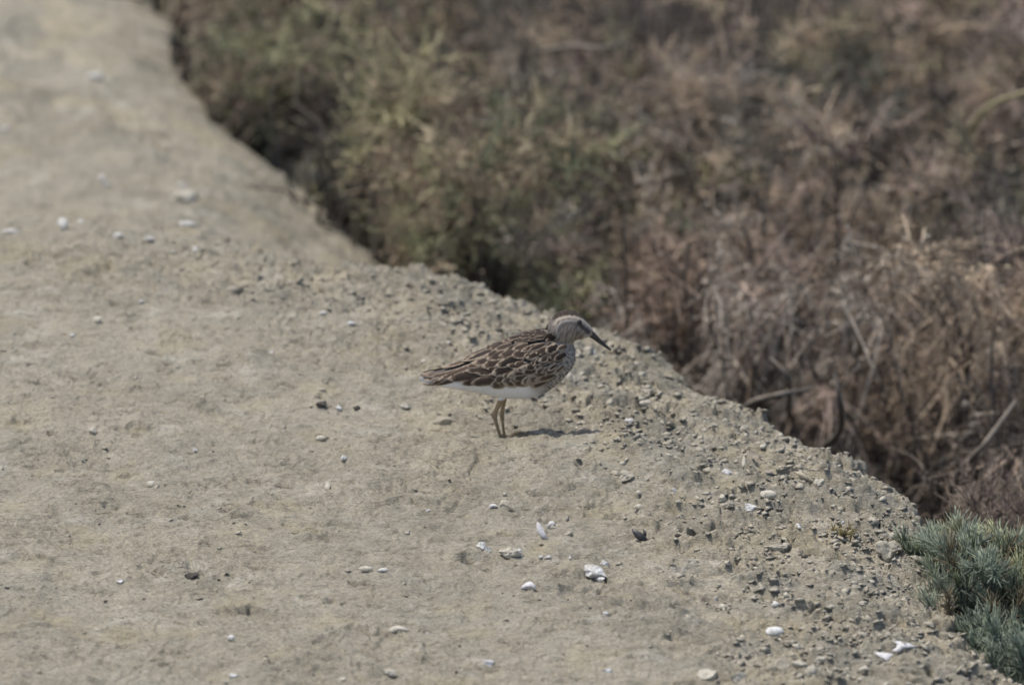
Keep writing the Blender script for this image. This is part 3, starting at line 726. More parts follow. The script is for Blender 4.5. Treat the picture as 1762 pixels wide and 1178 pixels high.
# kind, px, py, w, h (photo pixels), material, label
ITEMS = [
 ('chip',165,131,34,15,'lilac',"large blurred lilac white shell near the top left of the bank"),
 ('chip',9,223,18,9,'white',"small bright shell cut by the left edge, upper left"),
 ('chip',175,307,13,13,'white',"upper of two touching white shell chips on the far sand"),
 ('chip',184,318,15,9,'white',"lower of two touching white shell chips on the far sand"),
 ('clod',320,336,48,28,'cream',"pale round clod with a white chip on its top, far sand"),
 ('chip',314,321,18,9,'white',"white chip sitting on the top left of the pale round clod"),
 ('chip',73,351,18,6,'cream',"thin cream sliver on the far sand at the left"),
 ('chip',109,386,20,22,'white',"tall blurred white shell on the left, left one of a pair"),
 ('chip',140,382,16,11,'white',"small blurred white shell just right of the tall one"),
 ('chip',203,407,20,11,'lilac',"lilac white flake halfway up the left side"),
 ('chip',219,382,11,8,'white',"tiny flake above and right of the lilac flake"),
 ('chip',258,412,21,8,'white',"flat greenish white flake right of the lilac flake"),
 ('chip',322,398,34,12,'lilac',"long pinkish white shell piece left of the blurred hollow"),
 ('chip',335,430,10,11,'white',"tiny upright chip below the long pinkish shell piece"),
 ('chip',298,434,13,6,'cream',"small cream sliver below and left of the long pinkish shell piece"),
 ('chip',18,399,36,9,'lilac',"faint broad flake at the left edge, upper left"),
 ('chip',243,520,11,5,'white',"tiny white flake on smooth soil at the left, level with the bird's crown"),
 ('chip',556,548,14,6,'white',"flat white flake left of the yellowish soil patch, left one of two"),
 ('chip',603,558,13,7,'lilac',"flat white flake left of the yellowish soil patch, right one of two"),
 ('stone',125,576,9,7,'white',"tiny round white pebble on smooth soil far left"),
 ('chip',168,551,16,11,'cream',"slanting pale chip above and right of the tiny far left pebble"),
 ('stone',468,604,8,6,'white',"tiny white bead between left edge and the bird's tail"),
 ('chip',553,671,18,5,'cream',"thin cream flake left of the bird's tail tip"),
 ('stone',582,702,12,10,'white',"round white pebble left of the bird, beside a dark chip"),
 ('stone',553,693,17,12,'dark',"dark pointed chip beside the round white pebble"),
 ('stone',614,701,12,10,'dark',"dark crumb right of the round white pebble"),
 ('stone',697,697,20,12,'cream',"oval cream pebble under the bird's tail"),
 ('stone',765,723,34,15,'tan',"tapered tan stone between the cream pebble and the bird's legs"),
 ('chip',553,755,17,9,'cream',"pale flake on the soil below the round white pebble"),
 ('stone',160,740,19,13,'cream',"single cream pebble lying on the left side"),
 ('stone',336,773,9,7,'white',"tiny white pebble right of and below the single cream one"),
 ('stone',592,786,11,11,'white',"perfectly round white pebble below and left of the bird"),
 ('chip',563,838,11,15,'cream',"slanted pale chip below the perfectly round pebble"),
 ('chip',260,834,15,12,'cream',"pale curled chip above the wide ledge on the left"),
 ('stone',737,877,7,6,'white',"white speck on the soil left of the twisted shell"),
 ('chip',868,851,7,5,'cream',"cream speck above the twisted shell"),
 ('wing',849,872,17,8,'white',"small white shell wing touching the tan shell, left side"),
 ('clod',869,866,20,16,'cream',"rounded tan shell in the middle of the twisted shell group"),
 ('ribbon',876,880,24,16,'tan',"narrow tan strip trailing right below the rounded tan shell"),
 ('spear',933,913,20,29,'lilac',"spear-shaped white shell standing upright below the bird"),
 ('arch',949,903,15,12,'white',"arched white fragment just right of the spear-shaped shell"),
 ('stone',977,918,15,12,'tan',"brownish pebble with a pale crumb, right of the arched fragment"),
 ('stone',827,938,20,16,'white',"chunky white lump at the left end of the rubble below the bird"),
 ('stone',839,945,11,14,'white',"slanting white lump against the chunky one's right side"),
 ('clod',879,950,34,22,'cream',"crusted cream clod in the rubble right of the white lumps"),
 ('stone',873,947,8,9,'white',"white crumb on the front left of the crusted cream clod"),
 ('stone',893,945,10,9,'white',"white crumb on the right shoulder of the crusted cream clod"),
 ('stone',897,955,8,5,'white',"white crumb at the foot of the crusted cream clod"),
 ('chip',930,961,8,5,'white',"left and smaller of two white flakes under the spear-shaped shell"),
 ('domed',943,959,12,6,'white',"right and larger of two white flakes under the spear-shaped shell"),
 ('chip',981,961,5,6,'white',"lone white speck right of the two flakes under the spear-shaped shell"),
 ('stone',1040,968,14,9,'white',"bright cap stone on top of the big pale lump below right of the bird"),
 ('clod',1026,979,40,22,'white',"big pale lump with a streak to its left, below right of the bird"),
 ('stone',1034,993,18,9,'white',"white oblong stone at the foot of the big pale lump"),
 ('domed',909,1008,26,13,'lilac',"domed white shell lying alone below the rubble"),
 ('stone',1042,1054,9,7,'white',"small white pebble below the big pale lump"),
 ('stone',1045,1152,14,10,'white',"lumpy white pebble near the bottom edge centre"),
 ('stone',841,1139,20,13,'lilac',"bluish white pebble near the bottom edge left of centre"),
 ('chip',735,1082,9,11,'lilac',"upright lilac crumb in the lower middle"),
 ('stone',402,1161,12,12,'white',"egg-shaped white pebble near the bottom edge, left"),
 ('chip',398,1098,12,8,'white',"diamond-shaped white chip beside a dark clod, lower left"),
 ('stone',206,999,9,7,'white',"lone white bead in the lower left"),
 ('chip',660,982,19,6,'white',"flat white flake left of the rubble, right one of two"),
 ('chip',631,980,25,10,'cream',"broad cream flake left of the flat white one"),
 ('stone',588,1167,14,11,'cream',"round cream pebble at the bottom edge, left of centre"),
 ('stone',672,1155,24,14,'cream',"cream pebble with a dark foot at the bottom edge"),
 ('wing',686,1081,36,13,'cream',"long tapering cream flake in the lower middle"),
 ('stone',329,988,24,13,'dark',"round dark brown clod on the lower left soil"),
 ('mussel',1100,921,26,22,'mussel',"black open mussel shell right of the spear-shaped shell"),
 ('stone',1250,810,17,12,'white',"white pebble on the rough shoulder, uppermost bright one"),
 ('stone',1290,872,19,15,'white',"brightest white stone on the rough shoulder"),
 ('stone',1243,857,14,13,'cream',"yellowish cream stone left of the brightest white stone"),
 ('stone',1253,869,20,13,'tan',"tan pebble touching the yellowish cream stone's foot"),
 ('stone',1160,842,13,10,'white',"off-white pebble left of the yellowish cream stone"),
 ('chip',1323,854,30,14,'cream',"oblong beige shell up and right of the brightest white stone"),
 ('stone',1373,905,14,12,'white',"dusty white pebble right of the brightest white stone"),
 ('stone',1411,829,20,16,'cream',"pale upright stone close to the shoulder's edge"),
 ('ribbon',1384,822,34,18,'wood',"thin straw lying left of the pale upright stone"),
 ('chip',1279,797,6,17,'cream',"thin upright sliver right of the uppermost bright pebble"),
 ('stone',1147,778,20,14,'cream',"beige stone on the rough shoulder right of the bird's shadow"),
 ('chip',1083,727,18,7,'white',"flat pale flake in the broken soil right of the bird's breast"),
 ('chip',1112,702,22,8,'cream',"cream flake above the flat pale one in the broken soil"),
 ('stone',1021,607,9,10,'white',"small white pebble below the bill"),
 ('stone',977,646,16,12,'cream',"beige stone touching the outline of the bird's breast"),
 ('stone',1281,735,16,10,'cream',"pale stone just below the bank edge, right of the bill"),
 ('chip',1180,725,11,7,'white',"small pale chip in the middle of the rough shoulder"),
 ('stone',1099,852,9,7,'cream',"small cream pebble above the black mussel shell"),
 ('chip',1098,874,16,7,'cream',"cream flake under a ledge above the black mussel shell"),
 ('chip',1334,1040,12,9,'white',"square white chip on the lower right slope"),
 ('stone',1233,1028,8,8,'white',"small white crumb beside a dark pit, lower right"),
 ('chip',1243,1045,16,10,'cream',"cream chip under the small white crumb, lower right"),
 ('oval',1334,1087,32,15,'white',"clean white oval shell, lower right"),
 ('stone',1358,1103,20,12,'tan',"pinkish pebble just right of the clean white oval"),
 ('stone',1371,1110,14,14,'cream',"pale crumbly pebble second right of the clean white oval"),
 ('arrow',1556,1106,42,21,'lilac',"arrowhead-shaped white shell fragment at the lower right"),
 ('triangle',1521,1131,33,16,'lilac',"triangular white shell fragment below the arrowhead-shaped one"),
 ('domed',1490,1154,28,11,'cream',"smooth off-white shell left of the triangular fragment, near the bottom"),
 ('stone',1478,1167,12,9,'cream',"small pale stone under the smooth off-white shell"),
 ('stone',1339,1142,34,20,'tan',"big beige stone near the bottom edge, left end of a row"),
 ('clod',1376,1141,34,12,'cream',"low pale clod joining the big beige stone and the rounded one"),
 ('stone',1396,1153,18,20,'cream',"rounded pale stone at the right end of the beige row"),
 ('stone',1411,1133,19,12,'cream',"dusty white pebble above the beige row"),
 ('clod',1526,941,44,36,'clod',"large smooth mud clod left of the green plants"),
 ('chip',1575,962,38,10,'clod',"flat mud flake leaning out of the large smooth clod"),
 ('chip',1448,896,9,6,'white',"tiny white chip on the shoulder above the tiny dry sprig"),
 ('clod',1050,579,34,22,'clod',"rounded clod on the bank edge right behind the bill"),
 ('clod',1015,690,38,16,'clod',"flat topped clod lying right of the bird's breast"),
 ('stone',1062,607,13,8,'dark',"dark crumb on the soil just beyond the bill tip"),
 ('chip',1166,922,11,6,'dark',"dark chip left of the black pits"),
 ('clod',1075,820,30,20,'clod',"grey clod below right of the bird's shadow"),
 ('clod',1330,940,36,14,'clod',"flat clod at the head of the long crack, right side"),
 ('stone',1218,1160,36,26,'cream',"pale flaky clod at the bottom edge right of centre"),
 ('stone',1268,1168,26,18,'cream',"second pale flaky clod at the bottom edge, right of the first"),
]
for i, (k, px, py, w, h, mat, label) in enumerate(ITEMS):
    rs = np.random.RandomState(900 + i)
    if py < 440 and mat in ('white', 'lilac'): mat = 'dusty'
    if k in ('stone', 'clod'):
        cat = "stone" if k == 'stone' else "clod"
        stone(px, py, w * 1.04, h * 1.04, mat, "pebble" if k == 'stone' else "mud_clod", label, cat, G_ST if k == 'stone' else G_CL, rs, .16 if k == 'stone' else .22)
    elif k == 'mussel':
        root = empty("mussel_shell", tuple(on_ground(px, py + h * .4))); tag(root, label, "shell")
        for nm, ol, ln, yw in (("lower_valve", [(-.5, 1.0), (-.2, .85), (.2, .62), (.42, .4), (.5, .1), (.3, .0), (.0, .05), (-.25, .3), (-.42, .65)], 48, 0.0),
                               ("upper_valve", [(.28, .85), (.40, .78), (.5, .55), (.5, .3), (.4, .2), (.30, .4)], 62, .15)):
            o = lay(px, py, w, h, ol, .0008, ln, 'mussel', nm, None, None, None, rs, .18)
            loc = o.location.copy(); rot = o.rotation_euler.copy(); o.parent = root; o.location = loc - root.location + Vector((0, .002 if nm == "upper_valve" else 0, 0)); o.rotation_euler = (rot.x, 0, yw)
    else:
        ol = {'spear': SPEAR, 'arrow': ARROW, 'triangle': TRIANG, 'domed': DOMED, 'wing': WING, 'arch': ARCH, 'ribbon': RIBBON}.get(k) or blob_outline(rs, 11, .06 if k == 'oval' else .2)
        lean = {'spear': 55, 'arch': 60, 'arrow': 35, 'domed': 45, 'triangle': 25}.get(k, 28)
        nm = {'wood': "straw_stalk", 'clod': "mud_flake", 'dark': "stone_chip"}.get(mat, "shell_fragment")
        cat = {'wood': "straw", 'clod': "mud flake", 'dark': "stone chip"}.get(mat, "shell")
        lay(px, py, w, h, ol, .0007, lean, mat, nm, label, cat, G_SH if nm == "shell_fragment" else None, rs, .10 if k in ('arrow', 'triangle', 'spear') else .2,
            yaw=0 if k in ('spear', 'arrow', 'triangle', 'domed', 'ribbon', 'wing', 'arch') else rs.uniform(-.12, .12))

# loose crumbs of dried mud nobody could count
def crumbs(n, seed, name, x0, x1, y0, y1, dens, smin, smax, mat, sink=.12, flat=.5, ex=1.8):
    rs = np.random.RandomState(seed)
    x = rs.uniform(x0, x1, n * 4); y = rs.uniform(y0, y1, n * 4)
    keep = rs.rand(n * 4) < dens(x, y); x = x[keep][:n]; y = y[keep][:n]; n = len(x)
    z = ground_z(x, y)
    base = np.array([(1, 0, 0), (-.2, .95, .1), (-.9, .1, -.1), (.1, -.9, 0), (.15, .1, .75), (0, 0, -.6), (.7, .65, .3), (-.6, -.6, .35)])
    import bmesh
    s = smin * (smax / smin) ** rs.rand(n) ** ex
    ang = rs.uniform(0, 6.28, n); ca, sa = np.cos(ang), np.sin(ang)
    V = np.repeat(base[None], n, 0) * (1 + rs.normal(0, .2, (n, 8, 3)))
    V = V * np.array([1.0, .75, flat])
    xx = V[..., 0] * ca[:, None] - V[..., 1] * sa[:, None]; yy = V[..., 0] * sa[:, None] + V[..., 1] * ca[:, None]
    tx, ty = rs.normal(0, .28, (2, n)); zz = V[..., 2] + xx * tx[:, None] + yy * (ty[:, None] - .12)
    V = np.stack([xx, yy, zz], -1) * s[:, None, None] + np.stack([x, y, z + s * sink], -1)[:, None, :]
    bm = bmesh.new(); vs = [bm.verts.new(b) for b in base]; r = bmesh.ops.convex_hull(bm, input=vs); bm.verts.index_update()
    tris = np.array([[v.index for v in f.verts] for f in bm.faces if len(f.verts) == 3]); bm.free()
    Fc = (np.arange(n)[:, None, None] * 8 + tris[None]).reshape(-1, 3)
    o = mesh_np(name, V.reshape(-1, 3), Fc, MATS[mat], smooth=False); tag(o, kind="stuff"); return o
shd = lambda x, y: sstep(-.26, -.05, edge_dist(x, y)) * sstep(.02, -.004, edge_dist(x, y)) * .95 + .05 * (edge_dist(x, y) < -.01)
crumbs(6500, 61, "mud_crumbs", -.42, .42, -.58, .5, shd, .0005, .0036, 'clod', -.02)
rub = lambda x, y: sstep(-.21, -.12, edge_dist(x, y) + .05 * gn(x * 11, y * 8, 171)) * sstep(.004, -.004, edge_dist(x, y)) * (.12 + .88 * sstep(-.12, .22, gn(x * 24, y * 17, 172))) * ((x * x + y * y) > .028 ** 2)
crumbs(4300, 67, "mud_rubble", -.25, .42, -.58, .34, rub, .0012, .0056, 'clod', -.06, .42, 1.5)
crumbs(1500, 68, "pale_rubble", -.25, .42, -.58, .34, rub, .0012, .0048, 'tan', -.04, .38, 1.5)
crumbs(420, 64, "broken_clods", -.20, .42, -.58, .32, lambda x, y: sstep(-.15, -.05, edge_dist(x, y)) * sstep(.004, -.004, edge_dist(x, y)), .003, .0085, 'clod', -.22)
crumbs(500, 65, "edge_rubble", -.30, .42, -.58, .5, lambda x, y: sstep(-.020, -.008, edge_dist(x, y)) * sstep(.003, -.003, edge_dist(x, y)), .002, .0085, 'clod', -.25)
crumbs(230, 66, "pale_flakes", -.30, .42, -.58, .3, lambda x, y: sstep(-.24, -.10, edge_dist(x, y)) * (edge_dist(x, y) < -.01), .0018, .0052, 'cream', -.05)
crumbs(800, 62, "shell_grit", -.42, .42, -.58, .9, lambda x, y: .25 * (edge_dist(x, y) < -.01) + .6 * sstep(-.24, -.1, edge_dist(x, y)) * (edge_dist(x, y) < -.01), .0004, .0016, 'cream')
crumbs(260, 63, "dark_grit", -.42, .42, -.58, .7, lambda x, y: .5 * (edge_dist(x, y) < -.01), .0005, .0019, 'dark')

# ------------------------------------------------------------------ the sandpiper
BIRD_LABEL = "small sandpiper with streaked brown back and white belly standing on the bank"
FZ = gz(0.0, 0.0)
bird = empty("sandpiper", (0, 0, FZ)); tag(bird, BIRD_LABEL, "bird")
def bx(px): return (px - FX) * S
def bz(py, y=0.0): return ((FY - py) * S - y * sP) / cP
def loft(stations, k=36, pw=2.0):
    V = []; n = len(stations)
    a = np.linspace(0, 2 * np.pi, k, endpoint=False)
    for px, top, bot, hw in stations:
        hw = hw / 1000.0; H = (bot - top) / 2 * S; vc = (FY - (top + bot) / 2) * S
        b = min(hw, H / sP * .8); az = math.sqrt(max(H * H - (b * sP) ** 2, (H * .35) ** 2)) / cP
        for t in a: V.append((bx(px), b * math.cos(t), vc / cP + az * math.sin(t)))
    Fc = []
    for i in range(n - 1):
        for j in range(k): Fc.append((i * k + j, i * k + (j + 1) % k, (i + 1) * k + (j + 1) % k, (i + 1) * k + j))
    Fc.append(tuple(range(k))[::-1]); Fc.append(tuple((n - 1) * k + j for j in range(k)))
    return V, Fc
BODY = [(722, 643, 653, 3), (742, 638, 660, 6.5), (760, 634.5, 664.5, 9), (790, 623.5, 669.5, 13), (820, 609.5, 674.5, 17), (850, 596, 681, 20), (880, 584, 684.5, 21.5),
        (905, 575.5, 685, 22), (925, 571, 681, 21.5), (942, 569.5, 672.5, 20), (958, 570, 661, 18), (970, 571, 649, 15.5), (979, 577, 639, 13), (986, 588, 630, 9), (990, 600, 620, 4.5)]
HEAD = [(942, 557, 574, 4), (947, 547.5, 592, 8.5), (955, 538.5, 602, 10.5), (964, 533.5, 606, 11.5), (973, 531, 603, 11.5), (982, 531, 592, 11), (990, 533.5, 584.5, 10.2), (998, 538, 582.5, 9),
        (1005, 545, 581, 7.3), (1011, 552.5, 579, 5.6), (1016, 559.5, 577, 4.0), (1020, 565, 576, 2.6)]
Vb, Fb = [], []
def add(VF):
    o = len(Vb); Vb.extend([tuple(v) for v in VF[0]]); Fb.extend([tuple(int(i) + o for i in f) for f in VF[1]])
def closed_tube(P, r, k=12):
    V, Fq = tubes([(P, r)], k); V = [tuple(v) for v in V]; Fq = [tuple(f) for f in Fq]
    n = len(P); Fq.append(tuple(range(k))[::-1]); Fq.append(tuple((n - 1) * k + j for j in range(k))); return V, Fq
add(loft(BODY)); add(loft(HEAD))
LEGS = []
def leg(y, pts, toes):
    P = np.array([(bx(a), y + dy, bz(b, y + dy)) for a, b, dy, r in pts]); r = np.array([q[3] for q in pts]) / 1000 * 1.15
    add(closed_tube(P, r)); LEGS.append(P)
    foot = P[-1]
    for dx, dy, ln in toes:
        zf = lambda X_, Y_: gz(X_, Y_) - FZ + .0006
        Q = []
        for t in (0, .35, .7, 1):
            X_ = foot[0] + dx * ln * t; Y_ = foot[1] + dy * ln * t
            Q.append((X_, Y_, zf(X_, Y_) * t + foot[2] * (1 - t) if t < .3 else zf(X_, Y_)))
        add(closed_tube(np.array(Q), np.array([.0010, .0009, .0008, .0004]), 8)); LEGS.append(np.array(Q))
# far leg: straight; near leg: bent at the hock
leg(.007, [(868, 676, 0, 2.6), (867, 687, 0, 1.9), (865, 701, 0, 1.3), (863.5, 713, 0, 1.7), (864.5, 723, 0, 1.05), (867, 742, 0, .95), (870.5, 756, -.001, 1.2)],
    [(.95, -.25, .016), (.85, .5, .015), (.9, .15, .019), (-.7, .2, .006)])
leg(-.007, [(866, 676, 0, 2.7), (861, 689, 0, 1.9), (854.5, 702, 0, 1.45), (850.5, 713, 0, 1.95), (853, 723, 0, 1.3), (858.5, 741, 0, 1.1), (864, 757, 0, 1.3)],
    [(.9, -.15, .017), (.8, .55, .015), (.6, -.7, .014), (-.95, -.15, .007)])
me0 = bpy.data.meshes.new("tmp"); me0.from_pydata(Vb, [], Fb); me0.update()
tmp = bpy.data.objects.new("tmp", me0); COL.objects.link(tmp)
import bmesh
bm = bmesh.new(); bm.from_mesh(me0); bmesh.ops.recalc_face_normals(bm, faces=bm.faces); bm.to_mesh(me0); bm.free()
md = tmp.modifiers.new("r", 'REMESH'); md.mode = 'VOXEL'; md.voxel_size = .00048; md.use_smooth_shade = True
dg = bpy.context.evaluated_depsgraph_get(); me1 = bpy.data.meshes.new_from_object(tmp.evaluated_get(dg))
bpy.data.objects.remove(tmp); bpy.data.meshes.remove(me0)
nv = len(me1.vertices); co = np.empty(nv * 3, np.float32); me1.vertices.foreach_get("co", co); co = co.reshape(-1, 3).astype(float)
ed = np.empty(len(me1.edges) * 2, np.int32); me1.edges.foreach_get("vertices", ed); ed = ed.reshape(-1, 2)
deg = np.bincount(ed.ravel(), minlength=nv)[:, None]
pyv = FY - (co[:, 2] * cP - np.abs(co[:, 1]) * sP) / S           # photo row, mirrored for the far flank
pyr = FY - (co[:, 2] * cP + co[:, 1] * sP) / S
legw = sstep(.0290, .0330, co[:, 2])[:, None]
for it in range(46):
    acc = np.zeros_like(co)
    for k in range(3):
        acc[:, k] = np.bincount(ed[:, 0], co[ed[:, 1], k], nv) + np.bincount(ed[:, 1], co[ed[:, 0], k], nv)
    avg = acc / deg
    w = legw * .6 + (.25 if it < 4 else 0) * (1 - legw)
    if it % 2: w = -w * .92 * (legw > 0) + w * 0
    co = co + (avg - co) * w
for _ in range(0): pass
# soft feather relief on head and breast
px = co[:, 0] / S + FX; v_ = co[:, 2] * cP - np.abs(co[:, 1]) * sP; py = FY - v_ / S
me1.vertices.foreach_set("co", co.astype(np.float32).ravel()); me1.update()
def seg_d(px, py, pts):
    d = np.full(px.shape, 1e9); tt = np.zeros(px.shape)
    for i in range(len(pts) - 1):
        a = np.array(pts[i][:2]); b = np.array(pts[i + 1][:2]); ab = b - a
        t = np.clip(((px - a[0]) * ab[0] + (py - a[1]) * ab[1]) / (ab @ ab), 0, 1)
        dd = np.hypot(px - a[0] - t * ab[0], py - a[1] - t * ab[1]); m = dd < d
        d = np.where(m, dd, d); tt = np.where(m, i + t, tt)
    return d
def mixc(c, new, f): return c * (1 - f[:, None]) + np.array(new)[None] * f[:, None]
streak = fbm(px * .30 + py * .12, py * .07 - px * .05, 91, 3)
streak_h = fbm(px * .11 + py * .10, py * .30 - px * .20, 92, 3)
mott = fbm(px * .22, py * .22, 93, 3)
C = np.tile(np.array([.86, .845, .83]), (nv, 1))                                      # white belly
flank = sstep(8, -6, py - (664 + 6 * np.sin(px * .05))) * sstep(915, 945, px + mott * 8)
C = mixc(C, (.29, .245, .20), np.clip(sstep(905, 950, px + 10 * mott + (665 - py) * .5), 0, 1) * .92)
C = mixc(C, (.34, .315, .285), np.clip(sstep(898, 930, px) * sstep(690, 664, py) * .6, 0, 1))
C = mixc(C, (.40, .39, .39), np.clip(sstep(860, 830, px) * sstep(770, 800, px) * .2, 0, 1))
st = sstep(.0, .22, streak_h) * sstep(925, 950, px) * sstep(570, 600, py)
C = mixc(C, (.075, .065, .06), st * .85)
C = mixc(C, (.52, .48, .43), sstep(.05, .3, -streak_h) * sstep(925, 950, px) * sstep(590, 610, py) * .55)
up = sstep(640, 600, py) * sstep(975, 930, px) * (py > 0)
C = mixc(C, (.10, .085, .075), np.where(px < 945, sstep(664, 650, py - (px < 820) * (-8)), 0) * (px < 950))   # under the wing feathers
# head
hd = (px > 938) & (py < 598)
H_ = np.tile(np.array([.25, .212, .172]), (nv, 1))
H_ = mixc(H_, (.13, .105, .082), np.clip(sstep(.0, .2, streak) * .7, 0, 1))
H_ = mixc(H_, (.36, .31, .255), np.clip(sstep(.0, .2, -streak) * .75, 0, 1))
H_ = mixc(H_, (.46, .42, .38), sstep(586, 592, py + mott * 5) * .5)
H_ = mixc(H_, (.42, .40, .39), sstep(8, 3, np.hypot(px - 1010, (py - 580))))
sup = seg_d(px, py, [(1019, 566), (1010, 557), (1002, 549.5), (992, 545), (980, 543.5), (968, 545), (958, 550), (953, 557)])
cap = sstep(1.5, -1.5, py - np.interp(px, [940, 953, 960, 970, 980, 992, 1002, 1010, 1018], [562, 549, 545.5, 542, 541.5, 542.5, 546.5, 554, 563]))
H_ = mixc(H_, (.040, .031, .025), cap)
H_ = mixc(H_, (.11, .085, .065), cap * sstep(.05, .3, streak_h) * .6)
H_ = mixc(H_, (.44, .385, .32), sstep(3.0, 1.2, sup + mott * 2.6) * .75)
nape = sstep(956, 947, px + mott * 5)
H_ = mixc(H_, (.17, .15, .14), nape * .8); H_ = mixc(H_, (.11, .095, .09), nape * sstep(.05, .3, streak) * .7)
ear = seg_d(px, py, [(992, 557), (984, 554), (975, 555), (966, 559), (961, 566)])
H_ = mixc(H_, (.12, .11, .105), sstep(4.5, 2, ear + mott * 2) * .8)
rim = seg_d(px, py, [(988, 550.5), (976, 550), (966, 553), (958, 560), (957, 572), (960, 580)])
H_ = mixc(H_, (.36, .34, .33), sstep(2.0, .7, rim + mott) * .65)
lore = seg_d(px, py, [(996, 556), (1004, 563), (1012, 570)])
H_ = mixc(H_, (.075, .065, .062), sstep(4.2, 2.0, lore + mott) * .92)
C = np.where(hd[:, None], H_ * sstep(604, 590, py)[:, None] + C * (1 - sstep(604, 590, py))[:, None], C)
# mantle dark where the neck meets the back
mant = np.clip(sstep(948, 938, px) * sstep(600, 590, py), 0, 1) * (py < 605)
C = mixc(C, (.10, .085, .078), mant)
fine = gn(px * 1.3, py * 1.3, 95); C = C * (1 + .16 * fine + .10 * streak)[:, None]
C = C * (1 - .0 * (sstep(925, 950, px) * sstep(668, 650, py)))[:, None]
lg = (co[:, 2] < .0315) & ((np.hypot(co[:, 0] - bx(862), 0) < .014) | (co[:, 2] < .006))
legc = np.tile(np.array([.42, .30, .17]), (nv, 1)) * (1 + .25 * gn(px * .4, py * .25, 96))[:, None]
legc = mixc(legc, (.13, .11, .07), sstep(.1, .4, gn(px * .5, py * .5, 97)) * .5)
lw = sstep(.0345, .0325, co[:, 2]) * (np.abs(px - 860) < 16) * (np.abs(np.abs(co[:, 1]) - .007) < .0035) ; lw = np.where(co[:, 2] < .010, 1.0, lw); lw = np.maximum(lw, sstep(685.5, 688, pyr) * (np.abs(px - 862) < 17) * (co[:, 2] < .040))
C = C * (1 - lw[:, None]) + legc * lw[:, None]
ca = me1.color_attributes.new("tint", 'FLOAT_COLOR', 'POINT'); c4 = np.ones((nv, 4), np.float32); c4[:, :3] = np.clip(C, .01, .9)
ca.data.foreach_set("color", c4.ravel())
pl = Nodes("plumage", .8, .15)
at = pl.n("Attribute", _attribute_name="tint"); pl.color(at.outputs["Color"])
mp = pl.n("Mapping"); mp.inputs["Scale"].default_value = (500, 900, 1800); mp.inputs["Rotation"].default_value = (0, .5, 0); pl.l(pl.coord(), mp.inputs[0])
pl.bump(pl.noise(1.0, 3, .6, vec=mp.outputs[0]), .0004, .7)
me1.materials.clear(); me1.materials.append(pl.m)
for p in me1.polygons: p.use_smooth = True
me1.name = "body"; body = bpy.data.objects.new("body", me1); COL.objects.link(body); body.parent = bird
bvh = BVHTree.FromPolygons([tuple(v) for v in co], [tuple(p.vertices) for p in me1.polygons])

# bill
BILL = Nodes("bill_horn", .45, .4); BILL.color(BILL.ramp(BILL.noise(300), [(.3, (.028, .025, .023)), (.7, (.06, .053, .047))])); BILL = BILL.m
bp = [(1009, 569, 4.6), (1014, 571.5, 5.0), (1021, 576.5, 4.3), (1030, 584.5, 3.2), (1040, 592.5, 2.3), (1047, 597.8, 1.7), (1051, 601, .9)]
P = np.array([(bx(a), 0, bz(b)) for a, b, r in bp]); r = np.array([q[2] for q in bp]) * S * 1.3
V, Fq = tubes([(P, r)], 16); V = [tuple((v[0], v[1] * .85, v[2])) for v in V]; Fq = [tuple(f) for f in Fq] + [tuple(range(16))[::-1], tuple(6 * 16 + j for j in range(16))]
me = bpy.data.meshes.new("bill"); me.from_pydata(V, [], Fq); me.update(); me.materials.append(BILL)
for p in me.polygons: p.use_smooth = True
bo = bpy.data.objects.new("bill", me); COL.objects.link(bo); bo.parent = bird

# eyes
EYE = Nodes("dark_eye", .08, .6); EYE.color((.010, .008, .007)); EYE = EYE.m
def near_surface(px_, py_):
    o = unproject(px_, py_, 0) - Vector((0, 0, FZ)); d = (o - (CAM - Vector((0, 0, FZ)))).normalized()
    o2 = CAM - Vector((0, 0, FZ)) + d * (DIST - .5)
    h = bvh.ray_cast(o2, d)
    return h[0], h[1]
hp, hn = near_surface(996.5, 555.0)
for sgn in (1, -1):
    bm = bmesh.new(); bmesh.ops.create_uvsphere(bm, u_segments=20, v_segments=14, radius=.0021)
    me = bpy.data.meshes.new("eye"); bm.to_mesh(me); bm.free(); me.materials.append(EYE)
    for p in me.polygons: p.use_smooth = True
    e = bpy.data.objects.new("eye", me); COL.objects.link(e); e.parent = bird
    e.location = (hp.x, (hp.y + .0009) * sgn, hp.z - .0002)

# feathers: curved vanes laid over the body like shingles
fe = Nodes("feather_vane", .75, .2)
uvn = fe.n("UVMap", _uv_map="uv"); sx = fe.n("SeparateXYZ"); fe.l(uvn.outputs[0], sx.inputs[0])
U, W_ = sx.outputs[0], sx.outputs[1]
au = fe.math('ABSOLUTE', fe.math('SUBTRACT', fe.math('MULTIPLY', U, 2.0), 1.0))
jit = fe.math('MULTIPLY', fe.math('SUBTRACT', fe.noise(430, 5, .7), .5), 1.5)
att = fe.n("Attribute", _attribute_name="tint"); sc_ = fe.n("SeparateColor"); fe.l(att.outputs["Color"], sc_.inputs[0])
side = fe.math('MULTIPLY', fe.math('SUBTRACT', 1.0, au), 1.5)
tipd = fe.math('MULTIPLY', fe.math('SUBTRACT', 1.0, W_), 2.6)
ed_ = fe.math('ADD', fe.math('MINIMUM', side, tipd), jit)
lim = fe.math('MULTIPLY', sc_.outputs[1], 1.25)
fr = fe.ramp(fe.math('SUBTRACT', ed_, lim), [(.0, 0.0), (.16, 1.0)])
fr2 = fe.ramp(fe.math('SUBTRACT', ed_, lim), [(.10, 0.0), (.42, 1.0)])
darkc = fe.mix((.016, .011, .009), (.12, .083, .058), sc_.outputs[0])
midc = fe.mix((.10, .070, .048), (.26, .19, .135), sc_.outputs[0])
pale = fe.mix((.20, .155, .115), (.44, .36, .27), sc_.outputs[2])
